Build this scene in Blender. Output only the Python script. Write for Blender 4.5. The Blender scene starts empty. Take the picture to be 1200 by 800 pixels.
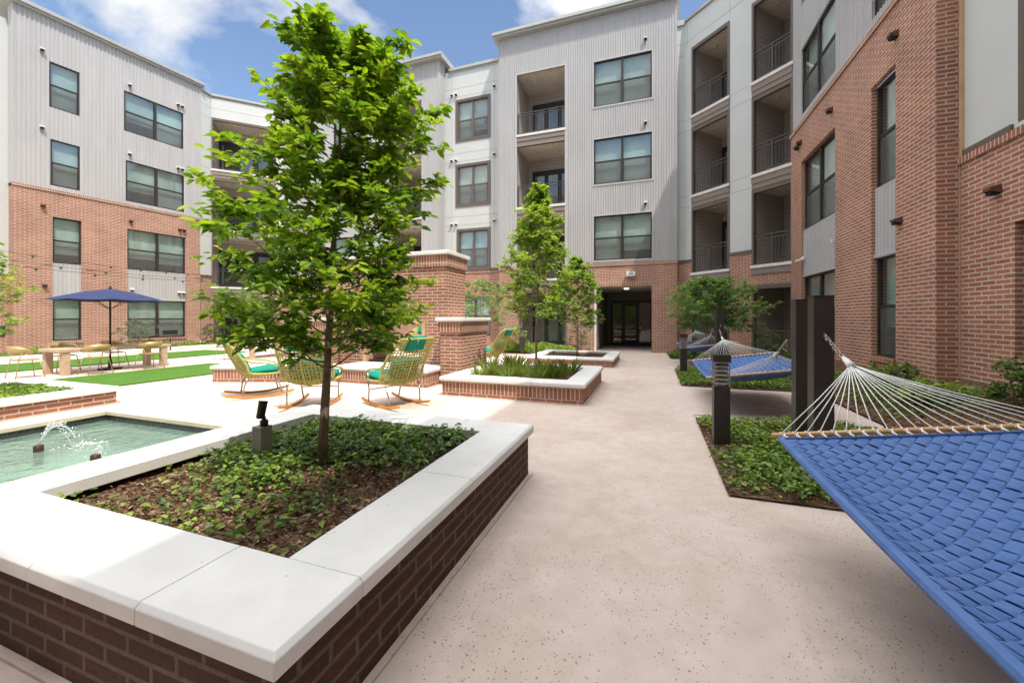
import bpy, math, random
import numpy as np
from mathutils import Matrix, Vector
R = math.radians
C = bpy.context.scene.collection
SC = bpy.context.scene
rnd = random.Random(7)

# ------------------------------------------------------------------ camera, sky, sun, exposure
cam = bpy.data.objects.new('camera', bpy.data.cameras.new('camera'))
C.objects.link(cam); SC.camera = cam
cam.location = (0, 0, 1.5)
cam.rotation_euler = (R(90), 0, R(19.4175))
cam.data.sensor_width = 36; cam.data.lens = 14.0
cam.data.shift_y = -28.0 / 1200.0
cam.data.clip_start = 0.05; cam.data.clip_end = 2000

SUN = Vector((1.0, -0.8, 2.45)).normalized()
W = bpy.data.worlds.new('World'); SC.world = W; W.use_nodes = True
nt = W.node_tree; nt.nodes.clear()
def wn(t, **k):
    n = nt.nodes.new(t)
    for a, b in k.items(): setattr(n, a, b)
    return n
out = wn('ShaderNodeOutputWorld')
sky = wn('ShaderNodeTexSky', sky_type='NISHITA', sun_disc=False)
sky.sun_elevation = math.asin(SUN.z); sky.sun_rotation = math.atan2(SUN.x, SUN.y)
sky.air_density = 1.0; sky.dust_density = 0.2; sky.ozone_density = 1.0
bg = wn('ShaderNodeBackground'); bg.inputs['Strength'].default_value = 0.086
nt.links.new(sky.outputs[0], bg.inputs['Color'])
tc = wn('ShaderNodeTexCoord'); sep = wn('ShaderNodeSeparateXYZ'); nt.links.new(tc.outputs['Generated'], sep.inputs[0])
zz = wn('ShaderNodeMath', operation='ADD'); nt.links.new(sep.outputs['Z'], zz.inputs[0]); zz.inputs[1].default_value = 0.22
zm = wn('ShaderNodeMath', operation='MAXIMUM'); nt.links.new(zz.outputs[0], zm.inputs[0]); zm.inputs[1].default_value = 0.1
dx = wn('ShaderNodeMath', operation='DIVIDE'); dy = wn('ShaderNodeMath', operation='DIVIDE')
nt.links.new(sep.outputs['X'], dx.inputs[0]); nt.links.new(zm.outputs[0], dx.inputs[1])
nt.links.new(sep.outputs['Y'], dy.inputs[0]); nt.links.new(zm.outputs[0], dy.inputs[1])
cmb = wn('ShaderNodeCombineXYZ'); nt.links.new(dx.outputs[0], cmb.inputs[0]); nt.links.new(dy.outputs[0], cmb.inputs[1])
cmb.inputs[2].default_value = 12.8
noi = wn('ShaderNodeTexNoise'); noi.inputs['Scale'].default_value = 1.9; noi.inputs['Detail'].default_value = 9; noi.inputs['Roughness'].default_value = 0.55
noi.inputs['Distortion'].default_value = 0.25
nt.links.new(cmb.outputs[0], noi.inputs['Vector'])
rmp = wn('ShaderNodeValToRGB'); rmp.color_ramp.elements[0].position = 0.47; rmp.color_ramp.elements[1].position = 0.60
zb_ = wn('ShaderNodeMapRange'); zb_.inputs['From Min'].default_value = 0.60; zb_.inputs['From Max'].default_value = 0.95; zb_.inputs['To Min'].default_value = 0.0; zb_.inputs['To Max'].default_value = 0.16  # extra unseen cloud cover added towards the zenith to fill the shade
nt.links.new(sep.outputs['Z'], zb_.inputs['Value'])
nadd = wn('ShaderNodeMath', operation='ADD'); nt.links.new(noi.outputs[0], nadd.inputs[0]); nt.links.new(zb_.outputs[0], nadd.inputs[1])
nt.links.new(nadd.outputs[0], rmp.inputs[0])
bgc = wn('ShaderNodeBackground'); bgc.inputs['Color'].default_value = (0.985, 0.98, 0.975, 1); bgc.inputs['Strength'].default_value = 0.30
zs_ = wn('ShaderNodeMapRange'); zs_.inputs['From Min'].default_value = 0.60; zs_.inputs['From Max'].default_value = 0.9; zs_.inputs['To Min'].default_value = 0.42; zs_.inputs['To Max'].default_value = 2.0  # cloud overhead, above the view, brightened as added fill light
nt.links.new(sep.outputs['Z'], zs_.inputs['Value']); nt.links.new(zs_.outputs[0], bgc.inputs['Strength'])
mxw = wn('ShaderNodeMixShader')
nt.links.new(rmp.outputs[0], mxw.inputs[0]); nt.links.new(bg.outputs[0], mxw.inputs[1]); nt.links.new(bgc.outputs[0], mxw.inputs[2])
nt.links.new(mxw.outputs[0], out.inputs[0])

sl = bpy.data.lights.new('sun', 'SUN'); sl.energy = 2.0; sl.angle = R(0.6); sl.color = (1.0, 0.93, 0.82)
so = bpy.data.objects.new('sun', sl); C.objects.link(so)
so.rotation_euler = (-SUN).to_track_quat('-Z', 'Y').to_euler(); so.location = (10, -8, 30)

vs = SC.view_settings
vs.view_transform = 'Standard'; vs.look = 'None'; vs.exposure = 1.36; vs.gamma = 1.0
SC.render.engine = 'CYCLES'
SC.cycles.max_bounces = 8; SC.cycles.diffuse_bounces = 5; SC.cycles.transparent_max_bounces = 16

# ------------------------------------------------------------------ materials
class NT:
    def __init__(s, name):
        s.m = bpy.data.materials.new(name); s.m.use_nodes = True; s.t = s.m.node_tree
        s.p = s.t.nodes['Principled BSDF']; s.o = s.t.nodes['Material Output']
    def n(s, t, ins=None, **k):
        n = s.t.nodes.new(t)
        for a, b in k.items(): setattr(n, a, b)
        for a, b in (ins or {}).items():
            if isinstance(b, bpy.types.NodeSocket): s.t.links.new(b, n.inputs[a])
            else: n.inputs[a].default_value = b
        return n
    def l(s, a, b): s.t.links.new(a, b)
    def noise(s, vec, scale, detail=4, rough=0.55, dist=0):
        return s.n('ShaderNodeTexNoise', {'Vector': vec, 'Scale': scale, 'Detail': detail, 'Roughness': rough, 'Distortion': dist})
    def ramp(s, fac, stops):
        r = s.n('ShaderNodeValToRGB', {'Fac': fac}); e = r.color_ramp.elements
        while len(e) < len(stops): e.new(0.5)
        for q, (p, c) in zip(e, stops):
            q.position = p; q.color = tuple(c) + (1,) if len(c) == 3 else c
        return r
    def mix(s, fac, a, b, mode='MIX'):
        n = s.n('ShaderNodeMix', data_type='RGBA', blend_type=mode)
        for i, x in ((0, fac), (6, a), (7, b)):
            if isinstance(x, bpy.types.NodeSocket): s.l(x, n.inputs[i])
            else: n.inputs[i].default_value = (tuple(x) + (1,)) if isinstance(x, tuple) and len(x) == 3 else x
        return n.outputs[2]
    def bump(s, h, strength=0.3, dist=0.01):
        b = s.n('ShaderNodeBump', {'Height': h, 'Strength': strength, 'Distance': dist}); s.l(b.outputs[0], s.p.inputs['Normal'])
    def base(s, c): 
        if isinstance(c, bpy.types.NodeSocket): s.l(c, s.p.inputs['Base Color'])
        else: s.p.inputs['Base Color'].default_value = tuple(c) + (1,)
    def set(s, rough=0.6, metal=0.0, spec=0.5):
        s.p.inputs['Roughness'].default_value = rough; s.p.inputs['Metallic'].default_value = metal
        s.p.inputs['Specular IOR Level'].default_value = spec
    def obj(s): return s.n('ShaderNodeTexCoord').outputs['Object']
    def uv(s): return s.n('ShaderNodeTexCoord').outputs['UV']
    def geo(s): return s.n('ShaderNodeNewGeometry').outputs['Position']

def plain(name, col, rough=0.6, metal=0.0, spec=0.5, var=0.12, scale=6, bump=0.0, bscale=60):
    k = NT(name); g = k.geo(); k.set(rough, metal, spec)
    n = k.noise(g, scale, 5)
    lo = tuple(c * (1 - var) for c in col); hi = tuple(min(1, c * (1 + var)) for c in col)
    k.base(k.ramp(n.outputs[0], [(0.3, lo), (0.7, hi)]).outputs[0])
    if bump: k.bump(k.noise(g, bscale, 3).outputs[0], bump, 0.004)
    return k.m

def brick(name, c1, c2, mortar, bw=0.254, rh=0.07, ms=0.0105, soldier=False, off=0.5, bump=0.6, dark=(0.125, 0.075, 0.062)):
    k = NT(name); v = k.uv(); k.set(0.85, 0, 0.25)
    if soldier:
        mp = k.n('ShaderNodeMapping', {'Vector': v}); mp.inputs['Rotation'].default_value = (0, 0, R(90)); v = mp.outputs[0]
    b = k.n('ShaderNodeTexBrick', {'Vector': v, 'Color1': c1 + (1,), 'Color2': c2 + (1,), 'Mortar': mortar + (1,), 'Scale': 1.0,
            'Mortar Size': ms, 'Mortar Smooth': 0.15, 'Bias': -0.1, 'Brick Width': bw, 'Row Height': rh})
    b.offset = off; b.squash = 1.0
    b2 = k.n('ShaderNodeTexBrick', {'Vector': v, 'Color1': (0, 0, 0, 1), 'Color2': (1, 1, 1, 1), 'Mortar': (0, 0, 0, 1), 'Scale': 1.0,
            'Mortar Size': ms, 'Mortar Smooth': 0.15, 'Bias': -0.45, 'Brick Width': bw, 'Row Height': rh}); b2.offset = off
    g = k.geo()
    n1 = k.noise(g, 1.3, 4); n2 = k.noise(g, 45, 4)
    dk = k.ramp(b2.outputs[0], [(0.55, (0, 0, 0)), (0.92, (0.8, 0.8, 0.8))]).outputs[0]
    inv = k.n('ShaderNodeMath', {0: 1.0, 1: b.outputs['Fac']}, operation='SUBTRACT')
    dm = k.n('ShaderNodeMath', {0: dk, 1: inv.outputs[0]}, operation='MULTIPLY')
    col = k.mix(dm.outputs[0], b.outputs['Color'], dark)
    col = k.mix(1.0, col, k.ramp(n2.outputs[0], [(0.25, (0.72, 0.72, 0.72)), (0.75, (1.2, 1.2, 1.2))]).outputs[0], 'MULTIPLY')
    col = k.mix(1.0, col, k.ramp(n1.outputs[0], [(0.3, (0.86, 0.86, 0.86)), (0.7, (1.1, 1.1, 1.1))]).outputs[0], 'MULTIPLY')
    n3 = k.noise(g, 2.2, 6, 0.7)
    col = k.mix(k.ramp(n3.outputs[0], [(0.68, (0, 0, 0)), (0.85, (0.45, 0.45, 0.45))]).outputs[0], col, (0.5, 0.42, 0.37))
    k.base(col)
    h = k.n('ShaderNodeMath', {0: inv.outputs[0], 1: k.n('ShaderNodeMath', {0: n2.outputs[0], 1: 0.35}, operation='MULTIPLY').outputs[0]}, operation='ADD')
    k.bump(h.outputs[0], bump, 0.008)
    return k.m

M = {}
M['brick'] = brick('red_brick', (0.40, 0.162, 0.098), (0.285, 0.110, 0.070), (0.53, 0.46, 0.385))
M['brick_soldier'] = brick('red_brick_soldier', (0.40, 0.162, 0.098), (0.285, 0.110, 0.070), (0.53, 0.46, 0.385), soldier=True, off=0.0)
M['pbrick'] = brick('planter_brick', (0.085, 0.040, 0.029), (0.060, 0.030, 0.023), (0.14, 0.105, 0.085), bw=0.28, rh=0.076, dark=(0.035, 0.022, 0.02))
M['gbrick'] = brick('garden_brick', (0.36, 0.155, 0.095), (0.26, 0.105, 0.07), (0.52, 0.44, 0.36), bw=0.28, rh=0.076)
M['gsoldier'] = brick('garden_brick_soldier', (0.36, 0.155, 0.095), (0.25, 0.10, 0.07), (0.52, 0.44, 0.36), bw=0.28, rh=0.076, soldier=True, off=0.0)

def stone():
    k = NT('cast_stone'); g = k.geo(); k.set(0.75, 0, 0.3)
    n = k.noise(g, 3.0, 6, 0.6); n2 = k.noise(g, 30, 5, 0.65); n3 = k.noise(g, 9, 3, 0.5)
    c = k.ramp(n.outputs[0], [(0.3, (0.655, 0.65, 0.635)), (0.7, (0.745, 0.74, 0.725))]).outputs[0]
    c = k.mix(k.ramp(n2.outputs[0], [(0.68, (0, 0, 0)), (0.80, (0.5, 0.5, 0.5))]).outputs[0], c, (0.52, 0.47, 0.40))
    vo = k.n('ShaderNodeTexVoronoi', {'Vector': g, 'Scale': 11.0, 'Randomness': 1.0})
    sp = k.ramp(vo.outputs['Distance'], [(0.035, (1, 1, 1)), (0.06, (0, 0, 0))]).outputs[0]
    sp2 = k.n('ShaderNodeMath', {0: sp, 1: k.ramp(n3.outputs[0], [(0.5, (0, 0, 0)), (0.56, (0.8, 0.8, 0.8))]).outputs[0]}, operation='MULTIPLY')
    c = k.mix(sp2.outputs[0], c, (0.28, 0.21, 0.15))
    n4 = k.noise(g, 1.1, 8, 0.7, 0.6)
    c = k.mix(k.ramp(n4.outputs[0], [(0.52, (0, 0, 0)), (0.75, (0.42, 0.42, 0.42))]).outputs[0], c, (0.50, 0.455, 0.39))
    k.base(c); k.bump(n2.outputs[0], 0.2, 0.004); return k.m
M['stone'] = stone()

def concrete():
    k = NT('buff_concrete'); g = k.geo(); k.set(0.8, 0, 0.3)
    n = k.noise(g, 0.9, 6, 0.6, 0.4); n2 = k.noise(g, 6, 5, 0.6)
    c = k.ramp(n.outputs[0], [(0.3, (0.51, 0.415, 0.352)), (0.5, (0.575, 0.475, 0.418)), (0.7, (0.62, 0.525, 0.475))]).outputs[0]
    c = k.mix(1.0, c, k.ramp(n2.outputs[0], [(0.3, (0.9, 0.89, 0.87)), (0.7, (1.05, 1.05, 1.05))]).outputs[0], 'MULTIPLY')
    # rock salt pits, drawn out and clustered
    nd = k.noise(g, 26, 2); mv = k.mix(0.035, g, nd.outputs[1])
    st = k.n('ShaderNodeMapping', {'Vector': mv}); st.inputs['Scale'].default_value = (90, 58, 58); st.inputs['Rotation'].default_value = (0, 0, 0.5)
    vo = k.n('ShaderNodeTexVoronoi', {'Vector': st.outputs[0], 'Scale': 1.0, 'Randomness': 1.0})
    rnd_ = k.n('ShaderNodeSeparateColor', {0: vo.outputs['Color']})
    thr = k.n('ShaderNodeMath', {0: rnd_.outputs[0], 1: 0.34}, operation='MULTIPLY')
    pit = k.n('ShaderNodeMath', {0: vo.outputs['Distance'], 1: thr.outputs[0]}, operation='LESS_THAN')
    cl = k.ramp(k.noise(g, 1.6, 4, 0.6).outputs[0], [(0.40, (0.06, 0.06, 0.06)), (0.58, (1, 1, 1))]).outputs[0]
    on = k.n('ShaderNodeMath', {0: rnd_.outputs[1], 1: k.n('ShaderNodeMath', {0: cl, 1: 0.9}, operation='MULTIPLY').outputs[0]}, operation='LESS_THAN')
    pm = k.n('ShaderNodeMath', {0: pit.outputs[0], 1: on.outputs[0]}, operation='MULTIPLY')
    pm2 = k.n('ShaderNodeMath', {0: pm.outputs[0], 1: 0.85}, operation='MULTIPLY')
    c = k.mix(pm2.outputs[0], c, (0.20, 0.14, 0.10))
    # hairline cracks and stains
    cv = k.n('ShaderNodeTexVoronoi', {'Vector': k.mix(0.5, g, k.noise(g, 1.5, 4).outputs[1]), 'Scale': 0.42}, feature='DISTANCE_TO_EDGE')
    ck = k.ramp(cv.outputs['Distance'], [(0.0, (0.22, 0.22, 0.22)), (0.0025, (0, 0, 0))]).outputs[0]
    ckm = k.n('ShaderNodeMath', {0: ck, 1: k.ramp(k.noise(g, 0.5, 2).outputs[0], [(0.5, (0, 0, 0)), (0.6, (1, 1, 1))]).outputs[0]}, operation='MULTIPLY')
    c = k.mix(ckm.outputs[0], c, (0.25, 0.19, 0.15))
    sn = k.noise(g, 2.4, 7, 0.68, 0.8)
    c = k.mix(k.ramp(sn.outputs[0], [(0.58, (0, 0, 0)), (0.72, (0.32, 0.32, 0.32))]).outputs[0], c, (0.42, 0.325, 0.25))
    # saw cut joints
    s = k.n('ShaderNodeSeparateXYZ', {0: g})
    def joint(axis, off, per):
        a = k.n('ShaderNodeMath', {0: s.outputs[axis], 1: off}, operation='ADD')
        b = k.n('ShaderNodeMath', {0: a.outputs[0], 1: per}, operation='PINGPONG')
        return k.n('ShaderNodeMath', {0: b.outputs[0], 1: 0.005}, operation='LESS_THAN').outputs[0]
    j = k.n('ShaderNodeMath', {0: joint(1, -0.62, 2.98), 1: 0.0}, operation='MAXIMUM')
    jm = k.n('ShaderNodeMath', {0: j.outputs[0], 1: 0.6}, operation='MULTIPLY')
    c = k.mix(jm.outputs[0], c, (0.22, 0.18, 0.15))
    k.base(c)
    h = k.n('ShaderNodeMath', {0: n2.outputs[0], 1: pm.outputs[0]}, operation='SUBTRACT')
    k.bump(h.outputs[0], 0.25, 0.004); return k.m
M['concrete'] = concrete()

def soil():
    k = NT('bark_mulch'); g = k.geo(); k.set(0.95, 0, 0.1)
    st = k.n('ShaderNodeMapping', {'Vector': g}); st.inputs['Scale'].default_value = (1, 1.7, 1)
    vo = k.n('ShaderNodeTexVoronoi', {'Vector': st.outputs[0], 'Scale': 34.0, 'Randomness': 1.0}); n = k.noise(g, 12, 6, 0.7)
    cs = k.n('ShaderNodeSeparateColor', {0: vo.outputs['Color']})
    c = k.ramp(cs.outputs[0], [(0.0, (0.06, 0.034, 0.021)), (0.45, (0.14, 0.082, 0.05)), (0.8, (0.23, 0.145, 0.09)), (1.0, (0.34, 0.23, 0.155))]).outputs[0]
    c = k.mix(1.0, c, k.ramp(n.outputs[0], [(0.3, (0.6, 0.6, 0.6)), (0.7, (1.25, 1.2, 1.15))]).outputs[0], 'MULTIPLY')
    k.base(c)
    h = k.n('ShaderNodeMath', {0: vo.outputs['Distance'], 1: n.outputs[0]}, operation='ADD')
    k.bump(h.outputs[0], 1.0, 0.03); return k.m
M['soil'] = soil()

def siding():
    k = NT('grey_metal_siding'); g = k.geo(); k.set(0.5, 0, 0.4)
    st = k.n('ShaderNodeMapping', {'Vector': g}); st.inputs['Scale'].default_value = (3.0, 3.0, 0.22)
    n = k.noise(st.outputs[0], 1.6, 5, 0.6); n2 = k.noise(g, 0.4, 3)
    c = k.ramp(n.outputs[0], [(0.3, (0.41, 0.405, 0.408)), (0.7, (0.46, 0.455, 0.458))]).outputs[0]
    c = k.mix(1.0, c, k.ramp(n2.outputs[0], [(0.3, (0.94, 0.94, 0.94)), (0.7, (1.03, 1.03, 1.03))]).outputs[0], 'MULTIPLY')
    k.base(c); return k.m
M['siding'] = siding()
M['coping'] = plain('tan_limestone', (0.56, 0.47, 0.36), 0.75, 0, 0.3, 0.12, 2.5, 0.2, 60)
M['panel'] = plain('pale_fibre_panel', (0.53, 0.55, 0.54), 0.7, 0, 0.3, 0.03, 1.0)
M['joint'] = plain('panel_joint', (0.30, 0.31, 0.31), 0.8)
M['brown'] = plain('brown_trim', (0.125, 0.098, 0.082), 0.55, 0, 0.4, 0.06)
M['taupe'] = plain('taupe_fascia', (0.235, 0.195, 0.165), 0.6, 0, 0.35, 0.05)
M['slab'] = plain('pale_slab_edge', (0.66, 0.65, 0.63), 0.7)
M['metal_trim'] = plain('grey_metal_coping', (0.42, 0.42, 0.39), 0.4, 0.35, 0.5, 0.06)
M['bronze'] = plain('dark_bronze_metal', (0.035, 0.029, 0.026), 0.45, 0.2, 0.5, 0.15)
M['bronze2'] = plain('bronze_post_paint', (0.034, 0.028, 0.025), 0.42, 0.0, 0.5, 0.1, 3)
M['black'] = plain('black_metal', (0.018, 0.018, 0.018), 0.4, 0.2, 0.5, 0.2)
M['rail'] = plain('dark_rail', (0.085, 0.075, 0.068), 0.4, 0.3, 0.5, 0.1)
M['white'] = plain('white_plastic', (0.74, 0.74, 0.72), 0.5)
M['dark'] = plain('dark_opening', (0.012, 0.011, 0.010), 0.9)
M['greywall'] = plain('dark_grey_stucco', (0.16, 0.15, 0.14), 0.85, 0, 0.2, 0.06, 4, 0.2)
M['roof'] = plain('pale_roof_membrane', (0.5, 0.5, 0.48), 0.9)
M['rust_vent'] = plain('brown_vent', (0.10, 0.048, 0.034), 0.6)
M['tan'] = plain('tan_firebrick', (0.50, 0.33, 0.19), 0.8)
M['table'] = plain('tan_table_stone', (0.48, 0.35, 0.25), 0.6, 0, 0.4, 0.1, 8)
M['gold'] = plain('gold_metal', (0.42, 0.31, 0.13), 0.45, 0.35, 0.5, 0.1)
M['steel'] = plain('brushed_steel', (0.38, 0.36, 0.34), 0.3, 0.8)
M['yellow'] = plain('yellow_rope', (0.40, 0.375, 0.115), 0.7, 0, 0.3, 0.15, 20)
M['teal'] = plain('teal_fabric', (0.008, 0.215, 0.15), 0.85, 0, 0.2, 0.12, 12, 0.3, 300)
M['navy'] = plain('navy_canvas', (0.026, 0.036, 0.098), 0.85, 0, 0.2, 0.1, 5, 0.2, 200)
M['rope'] = plain('white_rope', (0.70, 0.70, 0.69), 0.75, 0, 0.2, 0.08, 40)
M['stonegrey'] = plain('grey_post', (0.30, 0.28, 0.25), 0.7, 0, 0.3, 0.15)
M['copper'] = plain('copper_nozzle', (0.075, 0.038, 0.026), 0.4, 0.5)
M['boulder'] = plain('pink_boulder', (0.40, 0.27, 0.21), 0.85, 0, 0.2, 0.2, 5, 0.5, 12)

def wood(name, a, b):
    k = NT(name); g = k.obj(); k.set(0.45, 0, 0.45)
    st = k.n('ShaderNodeMapping', {'Vector': g}); st.inputs['Scale'].default_value = (3, 30, 30)
    n = k.noise(st.outputs[0], 3, 6, 0.6, 0.6)
    k.base(k.ramp(n.outputs[0], [(0.3, a), (0.7, b)]).outputs[0]); return k.m
M['oak'] = wood('oak_spreader', (0.46, 0.23, 0.085), (0.62, 0.36, 0.15))
M['rocker'] = wood('orange_rocker_wood', (0.50, 0.19, 0.035), (0.64, 0.28, 0.06))

def lap():
    k = NT('balcony_lap_siding'); g = k.geo(); k.set(0.7, 0, 0.3)
    s = k.n('ShaderNodeSeparateXYZ', {0: g}); f = k.n('ShaderNodeMath', {0: s.outputs[2], 1: 0.18}, operation='MODULO')
    h = k.n('ShaderNodeMath', {0: f.outputs[0], 1: 5.0}, operation='MULTIPLY')
    ln = k.n('ShaderNodeMath', {0: f.outputs[0], 1: 0.012}, operation='LESS_THAN')
    k.base(k.mix(ln.outputs[0], (0.40, 0.355, 0.315), (0.18, 0.155, 0.135))); k.bump(h.outputs[0], 0.5, 0.02); return k.m
M['lap'] = lap()
M['soffit'] = plain('balcony_soffit', (0.52, 0.455, 0.39), 0.8)

def blind(name, a, b, per=0.05):
    k = NT(name); g = k.geo(); k.set(0.7, 0, 0.3)
    s = k.n('ShaderNodeSeparateXYZ', {0: g}); f = k.n('ShaderNodeMath', {0: s.outputs[2], 1: per}, operation='MODULO')
    ln = k.ramp(k.n('ShaderNodeMath', {0: f.outputs[0], 1: 1 / per}, operation='MULTIPLY').outputs[0], [(0.0, b), (0.3, a), (0.9, a), (1.0, b)])
    n = k.noise(g, 0.7, 3)
    k.base(k.mix(1.0, ln.outputs[0], k.ramp(n.outputs[0], [(0.35, (0.7, 0.7, 0.7)), (0.65, (1.0, 1.0, 1.0))]).outputs[0], 'MULTIPLY')); return k.m
M['blind'] = blind('window_blind', (0.66, 0.67, 0.64), (0.36, 0.37, 0.35))
M['blind_grey'] = blind('window_blind_grey', (0.62, 0.64, 0.63), (0.36, 0.37, 0.36))
M['blind_warm'] = blind('window_blind_warm', (0.70, 0.69, 0.63), (0.42, 0.41, 0.37))
M['room_dark'] = plain('unlit_room', (0.10, 0.095, 0.09), 0.9)
M['curtain'] = plain('pale_curtain', (0.62, 0.64, 0.67), 0.8)

def glass(name, tint, gl=0.10, rough=0.015, dens=0.0):
    k = NT(name); k.t.nodes.remove(k.p)
    lw = k.n('ShaderNodeLayerWeight', {'Blend': 0.5}); pw_ = k.n('ShaderNodeMath', {0: lw.outputs['Facing'], 1: 3.5}, operation='POWER')
    fa = k.n('ShaderNodeMath', {0: pw_.outputs[0], 1: 0.8, 2: gl}, operation='MULTIPLY_ADD'); fa.use_clamp = True
    g = k.geo(); nb = k.n('ShaderNodeBump', {'Height': k.noise(g, 1.1, 2).outputs[0], 'Strength': 0.06, 'Distance': 0.05})
    gs = k.n('ShaderNodeBsdfGlossy', {'Color': (0.95, 0.98, 0.98, 1), 'Roughness': rough, 'Normal': nb.outputs[0]})
    tr = k.n('ShaderNodeBsdfTransparent', {'Color': tint + (1,)})
    mx = k.n('ShaderNodeMixShader', {0: fa.outputs[0], 1: tr.outputs[0], 2: gs.outputs[0]})
    k.l(mx.outputs[0], k.o.inputs[0]); return k.m
M['glass'] = glass('window_glass', (0.80, 0.93, 0.90), 0.15)
M['glass_dark'] = glass('door_glass', (0.5, 0.56, 0.54), 0.10)
def screen():
    k = NT('insect_screen'); k.t.nodes.remove(k.p)
    d = k.n('ShaderNodeBsdfDiffuse', {'Color': (0.15, 0.15, 0.145, 1)}); tr = k.n('ShaderNodeBsdfTransparent', {})
    mx = k.n('ShaderNodeMixShader', {0: 0.45, 1: tr.outputs[0], 2: d.outputs[0]}); k.l(mx.outputs[0], k.o.inputs[0]); return k.m
M['screen'] = screen()

def water():
    k = NT('pool_water'); k.t.nodes.remove(k.p); g = k.geo()
    n1 = k.noise(g, 5, 3, 0.5, 0.6); n2 = k.noise(g, 18, 3, 0.5, 0.3)
    h = k.n('ShaderNodeMath', {0: n1.outputs[0], 1: k.n('ShaderNodeMath', {0: n2.outputs[0], 1: 0.3}, operation='MULTIPLY').outputs[0]}, operation='ADD')
    nb = k.n('ShaderNodeBump', {'Height': h.outputs[0], 'Strength': 0.8, 'Distance': 0.04})
    lw = k.n('ShaderNodeLayerWeight', {'Blend': 0.5, 'Normal': nb.outputs[0]}); pw_ = k.n('ShaderNodeMath', {0: lw.outputs['Facing'], 1: 5.0}, operation='POWER')
    fr = k.n('ShaderNodeMath', {0: pw_.outputs[0], 1: 0.95, 2: 0.03}, operation='MULTIPLY_ADD'); fr.use_clamp = True
    gs = k.n('ShaderNodeBsdfGlossy', {'Color': (1, 1, 1, 1), 'Roughness': 0.03, 'Normal': nb.outputs[0]})
    tr = k.n('ShaderNodeBsdfTransparent', {'Color': (0.62, 0.82, 0.74, 1)})
    df = k.n('ShaderNodeBsdfDiffuse', {'Color': (0.28, 0.43, 0.36, 1)})
    m0 = k.n('ShaderNodeMixShader', {0: 0.4, 1: tr.outputs[0], 2: df.outputs[0]})
    mx = k.n('ShaderNodeMixShader', {0: fr.outputs[0], 1: m0.outputs[0], 2: gs.outputs[0]}); k.l(mx.outputs[0], k.o.inputs[0]); return k.m
M['water'] = water()
def spray():
    k = NT('water_spray'); k.t.nodes.remove(k.p)
    tr = k.n('ShaderNodeBsdfTransparent', {}); gs = k.n('ShaderNodeBsdfGlossy', {'Color': (1, 1, 1, 1), 'Roughness': 0.15})
    df = k.n('ShaderNodeBsdfDiffuse', {'Color': (0.85, 0.88, 0.88, 1)})
    a = k.n('ShaderNodeMixShader', {0: 0.6, 1: gs.outputs[0], 2: df.outputs[0]})
    b = k.n('ShaderNodeMixShader', {0: 0.5, 1: tr.outputs[0], 2: a.outputs[0]}); k.l(b.outputs[0], k.o.inputs[0]); return k.m
M['spray'] = spray()
def tiles(name, a, b, mortar, w, h):
    k = NT(name); k.set(0.25, 0, 0.5)
    t = k.n('ShaderNodeTexBrick', {'Vector': k.uv(), 'Color1': a + (1,), 'Color2': b + (1,), 'Mortar': mortar + (1,), 'Scale': 1.0, 'Mortar Size': 0.004, 'Brick Width': w, 'Row Height': h})
    t.offset = 0.0; k.base(t.outputs[0]); return k.m
M['tile'] = tiles('black_pool_tile', (0.02, 0.025, 0.025), (0.05, 0.05, 0.045), (0.05, 0.05, 0.045), 0.05, 0.05)
M['poolfloor'] = plain('pool_plaster', (0.40, 0.44, 0.38), 0.7, 0, 0.3, 0.2, 1.5)

def turf():
    k = NT('artificial_turf'); g = k.geo(); k.set(0.9, 0, 0.2)
    n = k.noise(g, 90, 4, 0.7); n2 = k.noise(g, 2, 3)
    c = k.ramp(n.outputs[0], [(0.3, (0.035, 0.105, 0.012)), (0.7, (0.11, 0.235, 0.03))]).outputs[0]
    c = k.mix(1.0, c, k.ramp(n2.outputs[0], [(0.3, (0.88, 0.88, 0.88)), (0.7, (1.08, 1.08, 1.08))]).outputs[0], 'MULTIPLY')
    k.base(c); k.bump(n.outputs[0], 1.0, 0.02); return k.m
M['turf'] = turf()

def leafmat(name, lo, mid, hi, trans=0.38, rough=0.42):
    k = NT(name); k.set(rough, 0, 0.45)
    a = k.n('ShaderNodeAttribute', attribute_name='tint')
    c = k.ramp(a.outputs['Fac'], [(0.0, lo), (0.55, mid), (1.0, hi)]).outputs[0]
    k.base(c)
    tl = k.n('ShaderNodeBsdfTranslucent', {'Color': k.mix(1.0, c, (1.35, 1.5, 0.6), 'MULTIPLY')})
    mx = k.n('ShaderNodeMixShader', {0: trans, 1: k.p.outputs[0], 2: tl.outputs[0]}); k.l(mx.outputs[0], k.o.inputs[0]); return k.m
M['leaf'] = leafmat('broad_leaf', (0.045, 0.105, 0.014), (0.145, 0.265, 0.022), (0.33, 0.42, 0.035), 0.42)
M['leaf_pale'] = leafmat('pale_leaf', (0.08, 0.15, 0.03), (0.21, 0.315, 0.06), (0.36, 0.42, 0.075), 0.42)
M['leaf_crape'] = leafmat('feathery_leaf', (0.09, 0.165, 0.06), (0.19, 0.30, 0.11), (0.30, 0.39, 0.15), 0.4)
M['leaf_ground'] = leafmat('ground_cover_leaf', (0.035, 0.085, 0.016), (0.10, 0.195, 0.032), (0.27, 0.35, 0.05), 0.3, 0.4)
M['leaf_grey'] = leafmat('grey_green_leaf', (0.07, 0.10, 0.05), (0.13, 0.165, 0.09), (0.21, 0.24, 0.14), 0.25)
M['grassblade'] = leafmat('grass_blade', (0.07, 0.14, 0.02), (0.19, 0.29, 0.045), (0.40, 0.45, 0.11), 0.35)
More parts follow.
